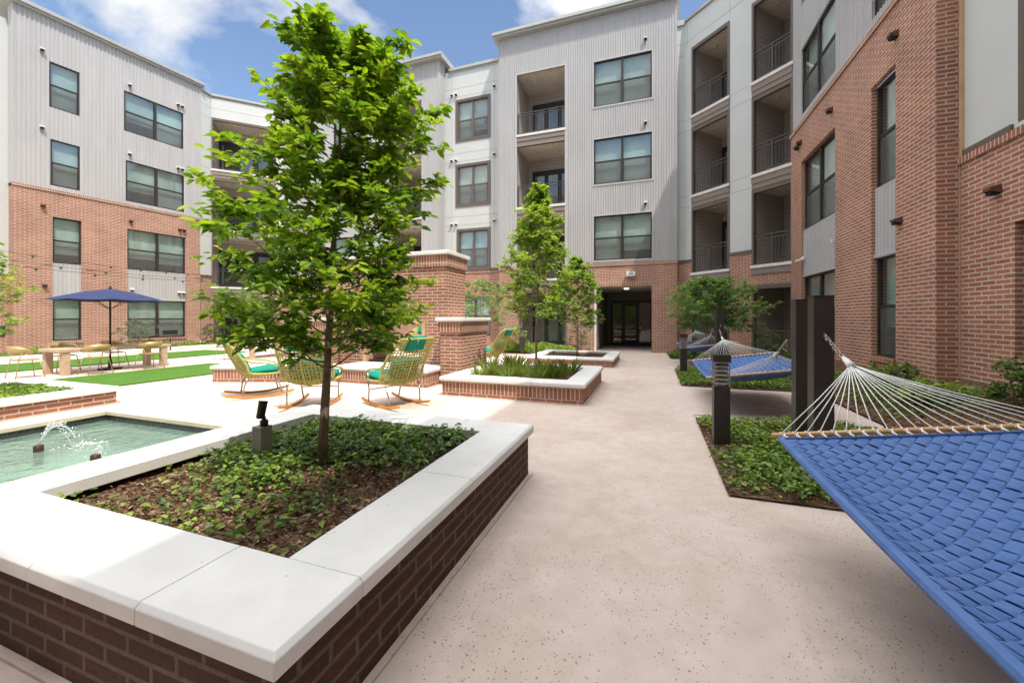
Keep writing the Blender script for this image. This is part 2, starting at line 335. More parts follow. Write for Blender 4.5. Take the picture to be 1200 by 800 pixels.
def bark(name, a, b):
    k = NT(name); g = k.obj(); k.set(0.9, 0, 0.2)
    st = k.n('ShaderNodeMapping', {'Vector': g}); st.inputs['Scale'].default_value = (1, 1, 0.35)
    n = k.noise(st.outputs[0], 30, 5, 0.65, 0.5); n2 = k.noise(g, 6, 4)
    c = k.mix(k.ramp(n2.outputs[0], [(0.5, (0, 0, 0)), (0.62, (0.6, 0.6, 0.6))]).outputs[0], k.ramp(n.outputs[0], [(0.3, a), (0.7, b)]).outputs[0], (0.20, 0.19, 0.13))
    k.base(c); k.bump(n.outputs[0], 0.7, 0.008); return k.m
M['bark'] = bark('tree_bark', (0.10, 0.072, 0.05), (0.27, 0.21, 0.15))
M['bark_pale'] = bark('pale_bark', (0.18, 0.13, 0.095), (0.34, 0.26, 0.19))
def chipmat():
    k = NT('dry_leaf_chips'); a = k.n('ShaderNodeAttribute', attribute_name='tint'); k.set(0.9, 0, 0.15)
    k.base(k.ramp(a.outputs['Fac'], [(0.0, (0.06, 0.035, 0.022)), (0.5, (0.20, 0.12, 0.075)), (1.0, (0.42, 0.30, 0.20))]).outputs[0]); return k.m
M['chips'] = chipmat()
def fabric():
    k = NT('blue_hammock_fabric'); k.set(0.75, 0, 0.25); g = k.geo(); v = k.obj()
    n = k.noise(g, 9, 7, 0.7); n2 = k.noise(v, 420, 2)
    c = k.ramp(n.outputs[0], [(0.3, (0.066, 0.135, 0.335)), (0.7, (0.105, 0.190, 0.420))]).outputs[0]
    k.base(c); k.bump(n2.outputs[0], 0.25, 0.002); return k.m
M['fabric'] = fabric()
def lamp_on(name, s):
    k = NT(name); k.p.inputs['Emission Color'].default_value = (1, 0.9, 0.75, 1); k.p.inputs['Emission Strength'].default_value = s; k.base((0.8, 0.8, 0.78)); return k.m
M['lamp'] = lamp_on('ceiling_lamp_glow', 0.8)
M['lens'] = plain('frosted_lens', (0.55, 0.53, 0.48), 0.3)

# ------------------------------------------------------------------ mesh helpers
class MB:
    def __init__(s, T=None):
        s.v = []; s.f = []; s.m = []; s.s = []; s.T = T
    def add(s, vs, fs, m=0, sm=False):
        o = len(s.v)
        s.v += [Vector(p) for p in vs] if s.T is None else [s.T @ Vector(p) for p in vs]
        for f in fs: s.f.append([i + o for i in f]); s.m.append(m); s.s.append(sm)
    def quad(s, a, b, c, d, m=0): s.add([a, b, c, d], [(0, 1, 2, 3)], m)
    def box(s, x0, x1, y0, y1, z0, z1, m=0):
        s.add([(x0, y0, z0), (x1, y0, z0), (x1, y1, z0), (x0, y1, z0), (x0, y0, z1), (x1, y0, z1), (x1, y1, z1), (x0, y1, z1)],
              [(0, 3, 2, 1), (4, 5, 6, 7), (0, 1, 5, 4), (1, 2, 6, 5), (2, 3, 7, 6), (3, 0, 4, 7)], m)
    def tube(s, pts, r, n=6, m=0, closed=False, caps=True, flat=1.0):
        P = [Vector(p) for p in pts]; k = len(P)
        rr = r if isinstance(r, (list, tuple)) else [r] * k
        vs = []; up = Vector((0, 0, 1)); prev = None
        for i in range(k):
            a = P[(i - 1) % k] if (closed or i > 0) else P[i]; b = P[(i + 1) % k] if (closed or i < k - 1) else P[i]
            t = (b - a); t = t.normalized() if t.length > 1e-9 else Vector((0, 0, 1))
            if prev is None:
                q = up if abs(t.z) < 0.9 else Vector((1, 0, 0)); x = t.cross(q).normalized()
            else:
                x = prev - t * prev.dot(t); x = x.normalized() if x.length > 1e-6 else t.cross(up).normalized()
            prev = x; y = t.cross(x)
            for j in range(n):
                a_ = 2 * math.pi * j / n; vs.append(P[i] + x * (math.cos(a_) * rr[i]) + y * (math.sin(a_) * rr[i] * flat))
        fs = []
        for i in range(k if closed else k - 1):
            for j in range(n):
                a0 = i * n + j; a1 = i * n + (j + 1) % n; b0 = ((i + 1) % k) * n + j; b1 = ((i + 1) % k) * n + (j + 1) % n
                fs.append((a0, a1, b1, b0))
        if caps and not closed: fs.append(tuple(range(n - 1, -1, -1))); fs.append(tuple(range((k - 1) * n, k * n)))
        s.add(vs, fs, m, True)
    def lathe(s, prof, n=16, c=(0, 0), m=0, sm=True):
        vs = []; fs = []
        for r, z in prof:
            for j in range(n):
                a = 2 * math.pi * j / n; vs.append((c[0] + r * math.cos(a), c[1] + r * math.sin(a), z))
        for i in range(len(prof) - 1):
            for j in range(n): fs.append((i * n + j, i * n + (j + 1) % n, (i + 1) * n + (j + 1) % n, (i + 1) * n + j))
        fs.append(tuple(range(n - 1, -1, -1))); fs.append(tuple(range((len(prof) - 1) * n, len(prof) * n)))
        s.add(vs, fs, m, sm)
    def build(s, name, mats, parent=None, bevel=0.0, uv=False, recalc=True, seg=2):
        if not isinstance(mats, (list, tuple)): mats = [mats]
        inv = parent_inv(parent)
        vv = s.v if inv is None else [inv @ p for p in s.v]
        me = bpy.data.meshes.new(name)
        me.from_pydata([tuple(p) for p in vv], [], s.f)
        for m in mats: me.materials.append(M[m] if isinstance(m, str) else m)
        me.polygons.foreach_set('material_index', s.m); me.polygons.foreach_set('use_smooth', s.s)
        if recalc:
            import bmesh
            b = bmesh.new(); b.from_mesh(me); bmesh.ops.recalc_face_normals(b, faces=b.faces); b.to_mesh(me); b.free()
        if uv:
            l = me.uv_layers.new(name='UVMap')
            for p in me.polygons:
                nn = p.normal
                if abs(nn.z) > 0.75:
                    for li in p.loop_indices:
                        q = vv[me.loops[li].vertex_index]; l.data[li].uv = (q.x, q.y)
                else:
                    t = Vector((-nn.y, nn.x, 0)).normalized()
                    if abs(t.x) >= abs(t.y):
                        if t.x < 0: t = -t
                    elif t.y < 0: t = -t
                    for li in p.loop_indices:
                        q = vv[me.loops[li].vertex_index]; l.data[li].uv = (q.dot(t), q.z)
        o = bpy.data.objects.new(name, me); C.objects.link(o)
        if parent is not None: o.parent = parent
        if bevel:
            bm_ = o.modifiers.new('bevel', 'BEVEL'); bm_.width = bevel; bm_.segments = seg; bm_.limit_method = 'ANGLE'; bm_.angle_limit = R(40)
        return o
def world_of(o):
    m = o.matrix_basis.copy()
    while o.parent is not None:
        o = o.parent; m = o.matrix_basis @ m
    return m
def parent_inv(p):
    return None if p is None else world_of(p).inverted()
def tag(o, label=None, cat=None, group=None, kind=None):
    if label: o['label'] = label
    if cat: o['category'] = cat
    if group: o['group'] = group
    if kind: o['kind'] = kind
    return o
def empty(name, loc, rz=0.0, label=None, cat=None, group=None):
    o = bpy.data.objects.new(name, None); C.objects.link(o); o.location = loc; o.rotation_euler = (0, 0, rz); o.empty_display_size = 0.2
    return tag(o, label, cat, group)
def copy_tree(o, parent=None):
    c = o.copy(); C.objects.link(c)
    if parent is not None: c.parent = parent
    for ch in list(o.children): copy_tree(ch, c)
    return c
def frame(O, D, n):   # columns: along the wall, out of the wall, up
    return Matrix(((D[0], n[0], 0, O[0]), (D[1], n[1], 0, O[1]), (0, 0, 1, 0), (0, 0, 0, 1)))

def leaf_mesh(name, P, A, N, L, Wd, tint, mat, parent=None, fold=0.25, droop=0.18):
    n = len(P); P = np.asarray(P, float); A = np.asarray(A, float); N = np.asarray(N, float)
    A /= np.linalg.norm(A, axis=1)[:, None] + 1e-9
    B = np.cross(N, A); B /= np.linalg.norm(B, axis=1)[:, None] + 1e-9
    N = np.cross(A, B); L = np.asarray(L)[:, None]; Wd = np.asarray(Wd)[:, None]
    V = np.empty((n, 6, 3))
    V[:, 0] = P
    V[:, 1] = P + A * L * 0.34 + B * Wd * 0.5 + N * Wd * fold
    V[:, 2] = P + A * L * 0.70 + B * Wd * 0.40 + N * (Wd * fold - L * droop * 0.35)
    V[:, 3] = P + A * L - N * L * droop
    V[:, 4] = P + A * L * 0.70 - B * Wd * 0.40 + N * (Wd * fold - L * droop * 0.35)
    V[:, 5] = P + A * L * 0.34 - B * Wd * 0.5 + N * Wd * fold
    V = V.reshape(-1, 3)
    if parent is not None:
        im = np.array(parent_inv(parent)); V = V @ im[:3, :3].T + im[:3, 3]
    me = bpy.data.meshes.new(name)
    me.vertices.add(n * 6); me.vertices.foreach_set('co', V.ravel())
    base = np.arange(n)[:, None] * 6
    idx = np.concatenate([base + np.array([[0, 1, 2, 3]]), base + np.array([[0, 3, 4, 5]])], axis=1).ravel()
    me.loops.add(n * 8); me.loops.foreach_set('vertex_index', idx.astype(np.int32))
    me.polygons.add(n * 2); me.polygons.foreach_set('loop_start', (np.arange(n * 2) * 4).astype(np.int32))
    me.update(calc_edges=True)
    at = me.attributes.new('tint', 'FLOAT', 'POINT'); at.data.foreach_set('value', np.repeat(np.clip(tint, 0, 1), 6))
    me.materials.append(M[mat])
    o = bpy.data.objects.new(name, me); C.objects.link(o)
    if parent is not None: o.parent = parent
    return o

# ------------------------------------------------------------------ ground and paving
POOL = (-8.2, -3.72, 0.4, 3.84)
g = MB(); g.quad((-250, -250, -0.75), (250, -250, -0.75), (250, 250, -0.75), (-250, 250, -0.75)); tag(g.build('ground', 'concrete'), kind='structure')
p = MB(); xs = [-26, POOL[0], POOL[1], 6]; ys = [-6, POOL[2], POOL[3], 24]
for i in range(3):
    for j in range(3):
        if i == 1 and j == 1: continue
        p.quad((xs[i], ys[j], 0), (xs[i + 1], ys[j], 0), (xs[i + 1], ys[j + 1], 0), (xs[i], ys[j + 1], 0))
tag(p.build('patio_paving', 'concrete', recalc=False), kind='structure')

def turf_sheet(x0, x1, y0, y1):
    b = MB(); b.box(x0, x1, y0, y1, 0.004, 0.03); tag(b.build('lawn', 'turf'), kind='structure')
turf_sheet(-13.5, -10.95, 5.28, 8.9)
turf_sheet(-19.3, -16.6, 5.2, 12.5)

# ------------------------------------------------------------------ building kit
def wall(mb, u0, u1, z0, z1, holes=(), v=0.0, rib=None, m=0, depth=0.1, dv=None):
    """one wall face with openings and their reveals; rib=(pitch, depth) makes a real corrugated profile"""
    us = {u0, u1}
    for h in holes: us |= {max(u0, h[0]), min(u1, h[1])}
    off = lambda u: 0.0
    if rib:
        pt, d = rib; k = math.floor(u0 / pt); prof = [(0.0, 0.0), (0.42, 0.0), (0.54, 1.0), (0.88, 1.0)]
        while k * pt < u1:
            for a, _ in prof:
                q = (k + a) * pt
                if u0 < q < u1: us.add(q)
            k += 1
        def off(u):
            f = (u / pt) % 1.0
            if f <= 0.42: return 0.0
            if f < 0.54: return d * (f - 0.42) / 0.12
            if f <= 0.88: return d
            return d * (1 - f) / 0.12
    us = sorted(us)
    for a, b in zip(us[:-1], us[1:]):
        if b - a < 1e-6: continue
        mid = (a + b) / 2; segs = [(z0, z1)]
        for h in holes:
            if h[0] <= mid <= h[1]:
                ns = []
                for s0, s1 in segs:
                    if h[3] <= s0 or h[2] >= s1: ns.append((s0, s1)); continue
                    if h[2] > s0: ns.append((s0, h[2]))
                    if h[3] < s1: ns.append((h[3], s1))
                segs = ns
        va, vb = v + off(a), v + off(b)
        for s0, s1 in segs: mb.quad((a, va, s0), (b, vb, s0), (b, vb, s1), (a, va, s1), m)
    for h in holes:
        if depth <= 0: continue
        a, b, c, d_ = max(h[0], u0), min(h[1], u1), max(h[2], z0), min(h[3], z1); w = v - depth
        mb.quad((a, v, c), (a, w, c), (a, w, d_), (a, v, d_), m); mb.quad((b, v, c), (b, w, c), (b, w, d_), (b, v, d_), m)
        if h[3] < z1 + 1e-6: mb.quad((a, v, d_), (b, v, d_), (b, w, d_), (a, w, d_), m)
        if h[2] > z0 + 1e-6: mb.quad((a, v, c), (b, v, c), (b, w, c), (a, w, c), m)

def window(par, T, u0, u1, z0, z1, v, cols=2, fw=0.05, fmat='bronze', rail=0.5, blindmat='blind', fthick=0.07, blind_drop=1.0):
    f = MB(T); w = fw
    f.box(u0, u1, v - fthick, v, z0, z0 + w); f.box(u0, u1, v - fthick, v, z1 - w, z1)
    f.box(u0, u0 + w, v - fthick, v, z0 + w, z1 - w); f.box(u1 - w, u1, v - fthick, v, z0 + w, z1 - w)
    cw = (u1 - u0) / cols; zm = z0 + (z1 - z0) * rail
    for c in range(1, cols): f.box(u0 + c * cw - 0.05, u0 + c * cw + 0.05, v - fthick, v + 0.006, z0 + w, z1 - w)
    for c in range(cols):
        a = u0 + c * cw + (w if c == 0 else 0.05); b = u0 + (c + 1) * cw - (w if c == cols - 1 else 0.05)
        f.box(a, b, v - fthick + 0.005, v - 0.012, zm - 0.03, zm + 0.03)
        # slim sash borders
        f.box(a, a + 0.018, v - fthick + 0.012, v - 0.02, z0 + w, zm - 0.03); f.box(b - 0.018, b, v - fthick + 0.012, v - 0.02, z0 + w, zm - 0.03)
    fo = f.build('window', fmat, par)
    g_ = MB(T); s_ = MB(T)
    for c in range(cols):
        a = u0 + c * cw + (w if c == 0 else 0.05); b = u0 + (c + 1) * cw - (w if c == cols - 1 else 0.05)
        g_.quad((a, v - 0.04, zm + 0.03), (b, v - 0.04, zm + 0.03), (b, v - 0.04, z1 - w), (a, v - 0.04, z1 - w))
        g_.quad((a, v - 0.05, z0 + w), (b, v - 0.05, z0 + w), (b, v - 0.05, zm - 0.03), (a, v - 0.05, zm - 0.03))
        s_.quad((a + 0.018, v - 0.026, z0 + w), (b - 0.018, v - 0.026, z0 + w), (b - 0.018, v - 0.026, zm - 0.03), (a + 0.018, v - 0.026, zm - 0.03))
    g_.build('pane', 'glass', fo, recalc=False); s_.build('insect_screen', 'screen', fo, recalc=False)
    b_ = MB(T)
    for c in range(cols):
        a = u0 + c * cw; b = a + cw; q = z0 + (z1 - z0) * rnd.choice((0, 0, 0, 0, 0.06, 0.22, 0.30))
        tl = rnd.uniform(-0.012, 0.012); mi = rnd.choice((0, 0, 1, 2))
        b_.quad((a, v - 0.16, q + tl), (b, v - 0.16, q - tl), (b, v - 0.16, z1), (a, v - 0.16, z1), mi)
        b_.box(a + 0.03, b - 0.03, v - 0.17, v - 0.145, q - 0.02, q, mi)
    b_.box(u0, u1, v - 0.62, v - 0.6, z0 - 0.06, z1 + 0.02, 3); b_.box(u0, u1, v - 0.6, v - fthick - 0.002, z0 - 0.06, z0 - 0.05, 3); b_.box(u0, u1, v - 0.6, v - fthick - 0.002, z1 + 0.002, z1 + 0.01, 3)
    for q0, q1 in ((u0 - 0.006, u0 - 0.002), (u1 + 0.002, u1 + 0.006)): b_.box(q0, q1, v - 0.6, v - fthick, z0 - 0.05, z1, 3)
    b_.build('blind', ['blind', 'blind_grey', 'blind_warm', 'room_dark'], fo, recalc=False)
    return fo

def railing(mb, u0, u1, zf, v, h=1.05):
    mb.box(u0, u1, v - 0.025, v + 0.025, zf + h - 0.035, zf + h); mb.box(u0, u1, v - 0.015, v + 0.015, zf + h - 0.16, zf + h - 0.13)
    mb.box(u0, u1, v - 0.015, v + 0.015, zf + 0.08, zf + 0.11)
    for q in (u0 + 0.03, u1 - 0.03, (u0 + u1) / 2): mb.box(q - 0.022, q + 0.022, v - 0.022, v + 0.022, zf, zf + h - 0.036)
    n = int((u1 - u0) / 0.105)
    for i in range(1, n):
        q = u0 + (u1 - u0) * i / n; mb.box(q - 0.007, q + 0.007, v - 0.007, v + 0.007, zf + 0.111, zf + h - 0.161)

def balcony(par, T, u0, u1, zf, zc, v=0.0, depth=1.9, slab=0.5, rail=True, fascia=True, doors=((0.12, 0.30), (0.42, 0.30), (0.72, 0.2)), trim=True, light=True, dh=2.2, side_door=None):
    s = MB(T); w = v - depth; zt = zc
    s.quad((u0, w, zf), (u1, w, zf), (u1, w, zt), (u0, w, zt), 0)
    s.quad((u0, v - 0.02, zf), (u0, w, zf), (u0, w, zt), (u0, v - 0.02, zt), 0); s.quad((u1, v - 0.02, zf), (u1, w, zf), (u1, w, zt), (u1, v - 0.02, zt), 0)
    s.quad((u0, v - 0.02, zt), (u1, v - 0.02, zt), (u1, w, zt), (u0, w, zt), 1)
    s.quad((u0, v, zf), (u1, v, zf), (u1, w, zf), (u0, w, zf), 2)
    bo = s.build('balcony', ['lap', 'soffit', 'slab'], par, recalc=False)
    L = u1 - u0
    d = MB(T); gl = MB(T)
    for a, b in doors:
        p0 = u0 + a * L; p1 = p0 + b * L
        d.box(p0, p1, w + 0.004, w + 0.05, zf + 0.003, zf + dh, 0)
        d.box(p0 + 0.11, p1 - 0.11, w + 0.05, w + 0.056, zf + 0.3, zf + dh - 0.16, 1)
        gl.quad((p0 + 0.10, w + 0.062, zf + 0.29), (p1 - 0.10, w + 0.062, zf + 0.29), (p1 - 0.10, w + 0.062, zf + dh - 0.15), (p0 + 0.10, w + 0.062, zf + dh - 0.15))
    d.box(u0 + min(a for a, b in doors) * L - 0.06, u0 + max(a + b for a, b in doors) * L + 0.06, w + 0.002, w + 0.03, zf + 0.004, zf + dh + 0.12, 0)
    d.build('balcony_door', ['bronze', 'curtain'], bo); gl.build('door_glass', 'glass_dark', bo, recalc=False)
    if fascia:
        e = MB(T)
        e.box(u0 - 0.03, u1 + 0.03, v - 0.12, v + 0.06, zf - 0.10, zf + 0.004, 0)
        e.box(u0 + 0.001, u1 - 0.001, v - 0.12, v + 0.03, zf - 0.32, zf - 0.101, 1)
        e.box(u0 + 0.001, u1 - 0.001, v - 0.12, v + 0.005, zf - slab, zf - 0.321, 2)
        e.build('slab_edge', ['slab', 'taupe', 'taupe'], bo)
    if rail:
        r = MB(T); railing(r, u0 + 0.03, u1 - 0.03, zf + 0.006, v - 0.06); r.build('railing', 'rail', bo)
    if trim:
        t = MB(T); q = 0.075
        t.box(u0 - 0.002, u0 + q, v - 0.14, v + 0.012, zf + 0.006, zt - 0.001); t.box(u1 - q, u1 + 0.002, v - 0.14, v + 0.012, zf + 0.006, zt - 0.001)
        t.box(u0 + q, u1 - q, v - 0.14, v + 0.010, zt - 0.13, zt - 0.001)
        t.build('opening_trim', 'brown', bo)
    if light:
        for a in (0.3, 0.72):
            c = MB(T); c.lathe([(0.09, zt - 0.035), (0.095, zt - 0.004)], 12, (u0 + a * L, v - 0.8)); c.build('ceiling_light', 'lens', bo)
    return bo

def vent(par, T, u, z, v, mat='white'):
    b = MB(T); s = 0.065
    b.add([(u - s, v, z + s), (u + s, v, z + s), (u + s, v + 0.13, z + 0.02), (u - s, v + 0.13, z + 0.02), (u - s, v, z - s), (u + s, v, z - s), (u + s, v + 0.13, z - 0.02), (u - s, v + 0.13, z - 0.02)],
          [(0, 1, 2, 3), (4, 7, 6, 5), (3, 2, 6, 7), (0, 3, 7, 4), (1, 5, 6, 2)], 0)
    b.box(u - s * 0.8, u + s * 0.8, v + 0.01, v + 0.11, z - s - 0.012, z - s * 0.45, 1)
    b.build('wall_vent', [mat, 'dark'], par, recalc=False)

def cornice(par, T, u0, u1, z, v=0.0, o=0.35, back=-0.4, h=0.22, name='cornice'):
    b = MB(T)
    b.box(u0, u1, back, v + o - 0.08, z, z + h * 0.45); b.box(u0, u1, back, v + o, z + h * 0.452, z + h)
    b.box(u0, u1, back, v + o - 0.04, z + h * 1.002, z + h * 1.2)
    return b.build(name, 'metal_trim', par)
def band(par, T, u0, u1, z, v=0.0, h=0.11, o=0.035, holes=()):
    cuts = [u0]
    for a, c in sorted(holes): cuts += [a, c]
    cuts.append(u1)
    for a, c in zip(cuts[::2], cuts[1::2]):
        if c - a > 0.01:
            b = MB(T); b.box(a, c, v - 0.05, v + o, z, z + h); b.build('soldier_course', 'brick_soldier', par, uv=True)
def sill(par, T, u0, u1, z, v=0.0):
    b = MB(T); b.box(u0 - 0.03, u1 + 0.03, v - 0.08, v + 0.045, z - 0.10, z); b.build('brick_sill', 'brick_soldier', par, uv=True)
def spandrel(par, T, u0, u1, z0, z1, v):
    b = MB(T); wall(b, u0 + 0.002, u1 - 0.002, z0 + 0.06, z1 - 0.04, (), v, (0.13, 0.022), 0, 0)
    b.box(u0 + 0.002, u1 - 0.002, v - 0.02, v + 0.035, z0, z0 + 0.06); b.box(u0 + 0.002, u1 - 0.002, v - 0.02, v + 0.012, z1 - 0.04, z1)
    b.build('spandrel_panel', 'siding', par, recalc=False)
RIB = (0.105, 0.026)

# ------------------------------------------------------------------ central building
def central():
    par = empty('apartment_building', (-4, 18.12, 0), 0, 'four storey grey corrugated building with brick base and recessed entrance, ending the path', 'building')
    T = frame((0, 18.12), (1, 0), (0, -1))
    BC = (-6.13, -3.80, 3.25, 13.10)
    W3 = [(-2.48, -0.02, 4.05, 6.03), (-2.48, -0.02, 7.45, 9.47), (-2.48, -0.02, 10.93, 12.95)]
    s = MB(T); wall(s, -7.05, 0.97, 3.88, 14.97, [BC] + W3, 0.0, RIB, 0, 0.06)
    s.box(0.95, 0.985, -0.32, 0.03, 3.885, 14.96); s.box(-7.065, -7.03, -0.6, 0.03, 3.885, 14.96)
    wall(s, -21.2, -10.37, 3.88, 14.75, [(-13.28, -11.43, 3.25, 12.9), (-17.2, -14.9, 4.05, 6.03), (-17.2, -14.9, 7.45, 9.47), (-17.2, -14.9, 10.93, 12.95)], 0.0, RIB, 0, 0.06)
    s.box(-10.39, -10.355, -0.575, 0.03, 3.885, 14.74)
    s.build('siding_wall', 'siding', par, recalc=False)
    for (u0, u1, z0, z1) in W3 + [(-17.2, -14.9, a, b) for a, b in ((4.05, 6.03), (7.45, 9.47), (10.93, 12.95))]:
        window(par, T, u0, u1, z0, z1, -0.02)
        t = MB(T); q = 0.07
        t.box(u0 - q, u1 + q, -0.02, 0.035, z1, z1 + q); t.box(u0 - q, u1 + q, -0.02, 0.032, z0 - q, z0)
        t.box(u0 - q, u0, -0.02, 0.033, z0, z1); t.box(u1, u1 + q, -0.02, 0.033, z0, z1)
        t.build('window_trim', 'siding', par)
    t = MB(T)
    t.box(-6.22, -6.131, -0.02, 0.036, 3.9, 13.19); t.box(-3.799, -3.71, -0.02, 0.036, 3.9, 13.19); t.box(-6.131, -3.799, -0.02, 0.035, 13.101, 13.19)
    t.build('opening_surround', 'siding', par)
    for zf, zc in ((3.32, 6.21), (6.76, 9.67), (10.23, 13.10)):
        balcony(par, T, -6.13, -3.80, zf, zc, 0, 1.9, 0.56 if zf > 4 else 0.4, trim=False)
        balcony(par, T, -13.28, -11.43, zf, zc - 0.02, 0, 1.9, 0.56 if zf > 4 else 0.4, trim=False)
    balcony(par, T, -6.04, -3.72, 0.02, 2.8, 0, 1.6, fascia=False, trim=True)
    b = MB(T)
    wall(b, -7.05, 0.97, 0, 3.80, [(-6.13, -3.80, 2.92, 9), (-6.04, -3.72, 0, 2.8), (-2.37, -0.03, 0, 2.88)], 0, None, 0, 0.12)
    wall(b, -0.03, 0.97, 0, 3.80, [], 0.05, None, 0, 0); b.quad((-0.03, 0, 0), (-0.03, 0.05, 0), (-0.03, 0.05, 3.8), (-0.03, 0, 3.8)); b.quad((0.97, -0.3, 0), (0.97, 0.05, 0), (0.97, 0.05, 3.8), (0.97, -0.3, 3.8))
    b.quad((-7.05, -0.58, 0), (-7.05, 0, 0), (-7.05, 0, 3.8), (-7.05, -0.58, 3.8))
    wall(b, -10.37, -7.05, 0, 3.80, [(-9.5, -7.76, 0.58, 2.56)], -0.58, None, 0, 0.1)
    wall(b, -21.2, -10.37, 0, 3.80, [(-17.2, -14.9, 0.6, 2.56)], 0, None, 0, 0.1); b.quad((-10.37, -0.58, 0), (-10.37, 0, 0), (-10.37, 0, 3.8), (-10.37, -0.58, 3.8))
    b.build('brick_wall', 'brick', par, uv=True, recalc=False)
    l = MB(T); l.box(-2.372, -0.033, -0.06, 0.012, 2.881, 3.12); l.build('entrance_lintel', 'brick_soldier', par, uv=True)
    l = MB(T); l.box(-2.46, -2.371, -0.12, 0.03, 0, 2.88); l.build('corner_guard', 'slab', par)
    band(par, T, -7.08, -0.03, 3.80, 0, holes=[(-6.13, -3.80)]); band(par, T, -0.03, 1.0, 3.80, 0.05); band(par, T, -10.37, -7.08, 3.80, -0.58); band(par, T, -21.2, -10.34, 3.80, 0, holes=[(-13.28, -11.43)])
    window(par, T, -9.5, -7.76, 0.58, 2.56, -0.66); window(par, T, -17.2, -14.9, 0.6, 2.56, -0.08)
    # pale recess with brown framed windows
    pw = MB(T); RW = [(-9.72, -7.75, 10.65, 12.85), (-9.72, -7.75, 7.25, 9.47), (-9.65, -7.75, 3.97, 6.10)]
    wall(pw, -10.37, -7.05, 3.91, 14.40, RW, -0.58, None, 0, 0.08)
    for z in (13.0, 13.45, 9.62, 10.05, 6.3, 6.75): pw.box(-10.36, -7.06, -0.58, -0.577, z, z + 0.016, 1)
    for u in (-9.95, -7.55): pw.box(u, u + 0.016, -0.58, -0.5765, 3.92, 14.39, 1)
    pw.build('panel_wall', ['panel', 'joint'], par, recalc=False)
    for (u0, u1, z0, z1) in RW:
        window(par, T, u0 + 0.13, u1 - 0.13, z0 + 0.13, z1 - 0.13, -0.6, fmat='brown')
        t = MB(T); q = 0.13; v0, v1 = -0.68, -0.545
        t.box(u0, u1, v0, v1, z1 - q, z1); t.box(u0, u1, v0, v1, z0, z0 + q); t.box(u0, u0 + q, v0, v1, z0 + q, z1 - q); t.box(u1 - q, u1, v0, v1, z0 + q, z1 - q)
        t.build('window_surround', 'brown', par)
    t = MB(T); t.box(-10.36, -7.06, -0.6, -0.53, 3.905, 4.0); t.build('flashing', 'brown', par)
    cornice(par, T, -7.3, 1.12, 14.97, 0, 0.32, -6); cornice(par, T, -21.2, -10.1, 14.75, 0, 0.32, -6); cornice(par, T, -10.095, -7.305, 14.3, -0.58, 0.10, -6)
    rf = MB(T); rf.box(-21.2, 0.9, -6, -0.7, 14.1, 14.2); rf.box(-21.2, 0.9, -6.1, -6, 0, 14.2); rf.build('roof', 'roof', par)
    for z in (13.5, 9.91, 6.44): vent(par, T, -0.28, z, 0.02)
    for z in (13.17, 9.74, 6.40):
        vent(par, T, -9.93, z, -0.58); vent(par, T, -9.68, z, -0.58); vent(par, T, -7.53, z + 0.04, -0.58)
    vent(par, T, -7.35, 3.1, -0.58, 'rust_vent')
    # entrance passage
    e = MB(T); a, b_, w, zt = -2.37, -0.03, -4.38, 2.88
    e.quad((a, -0.12, 0), (a, w, 0), (a, w, zt), (a, -0.12, zt)); e.quad((b_, -0.12, 0), (b_, w, 0), (b_, w, zt), (b_, -0.12, zt))
    e.quad((a, -0.12, zt), (b_, -0.12, zt), (b_, w, zt), (a, w, zt), 1); e.quad((a, w, 0), (b_, w, 0), (b_, w, zt), (a, w, zt))
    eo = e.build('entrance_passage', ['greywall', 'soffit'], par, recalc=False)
    d = MB(T); v = w + 0.05
    us = [-2.10, -1.55, -0.70, -0.06]
    d.box(us[0], us[3], w + 0.01, v + 0.02, 2.30, 2.42)
    for u in us: d.box(u - 0.04, u + 0.04, w + 0.01, v + 0.02, 0.003, 2.3)
    d.box(us[1] + 0.04, us[2] - 0.04, v - 0.02, v + 0.01, 0.003, 0.3); d.box(us[1] + 0.04, us[2] - 0.04, v - 0.02, v + 0.01, 2.1, 2.3)
    d.box(us[1] + 0.04, us[1] + 0.15, v - 0.02, v + 0.01, 0.3, 2.1); d.box(us[2] - 0.15, us[2] - 0.04, v - 0.02, v + 0.01, 0.3, 2.1)
    d.box(us[0] + 0.04, us[1] - 0.04, v - 0.02, v + 0.01, 0.003, 0.10); d.box(us[2] + 0.04, us[3] - 0.04, v - 0.02, v + 0.01, 0.003, 0.10)
    d.tube([(us[2] - 0.22, v + 0.06, 0.9), (us[2] - 0.22, v + 0.06, 1.3)], 0.014, 8)
    d.build('entrance_door', 'black', eo)
    gq = MB(T); bk = MB(T)
    for i in range(3): gq.quad((us[i] + 0.04, v - 0.005, 0.1), (us[i + 1] - 0.04, v - 0.005, 0.1), (us[i + 1] - 0.04, v - 0.005, 2.3), (us[i] + 0.04, v - 0.005, 2.3))
    gq.build('door_glass', 'glass_dark', eo, recalc=False)
    c = MB(T); c.lathe([(0.10, zt - 0.06), (0.12, zt - 0.004)], 14, (-1.15, -1.3)); c.build('ceiling_light', 'lamp', eo)
    return par
central()

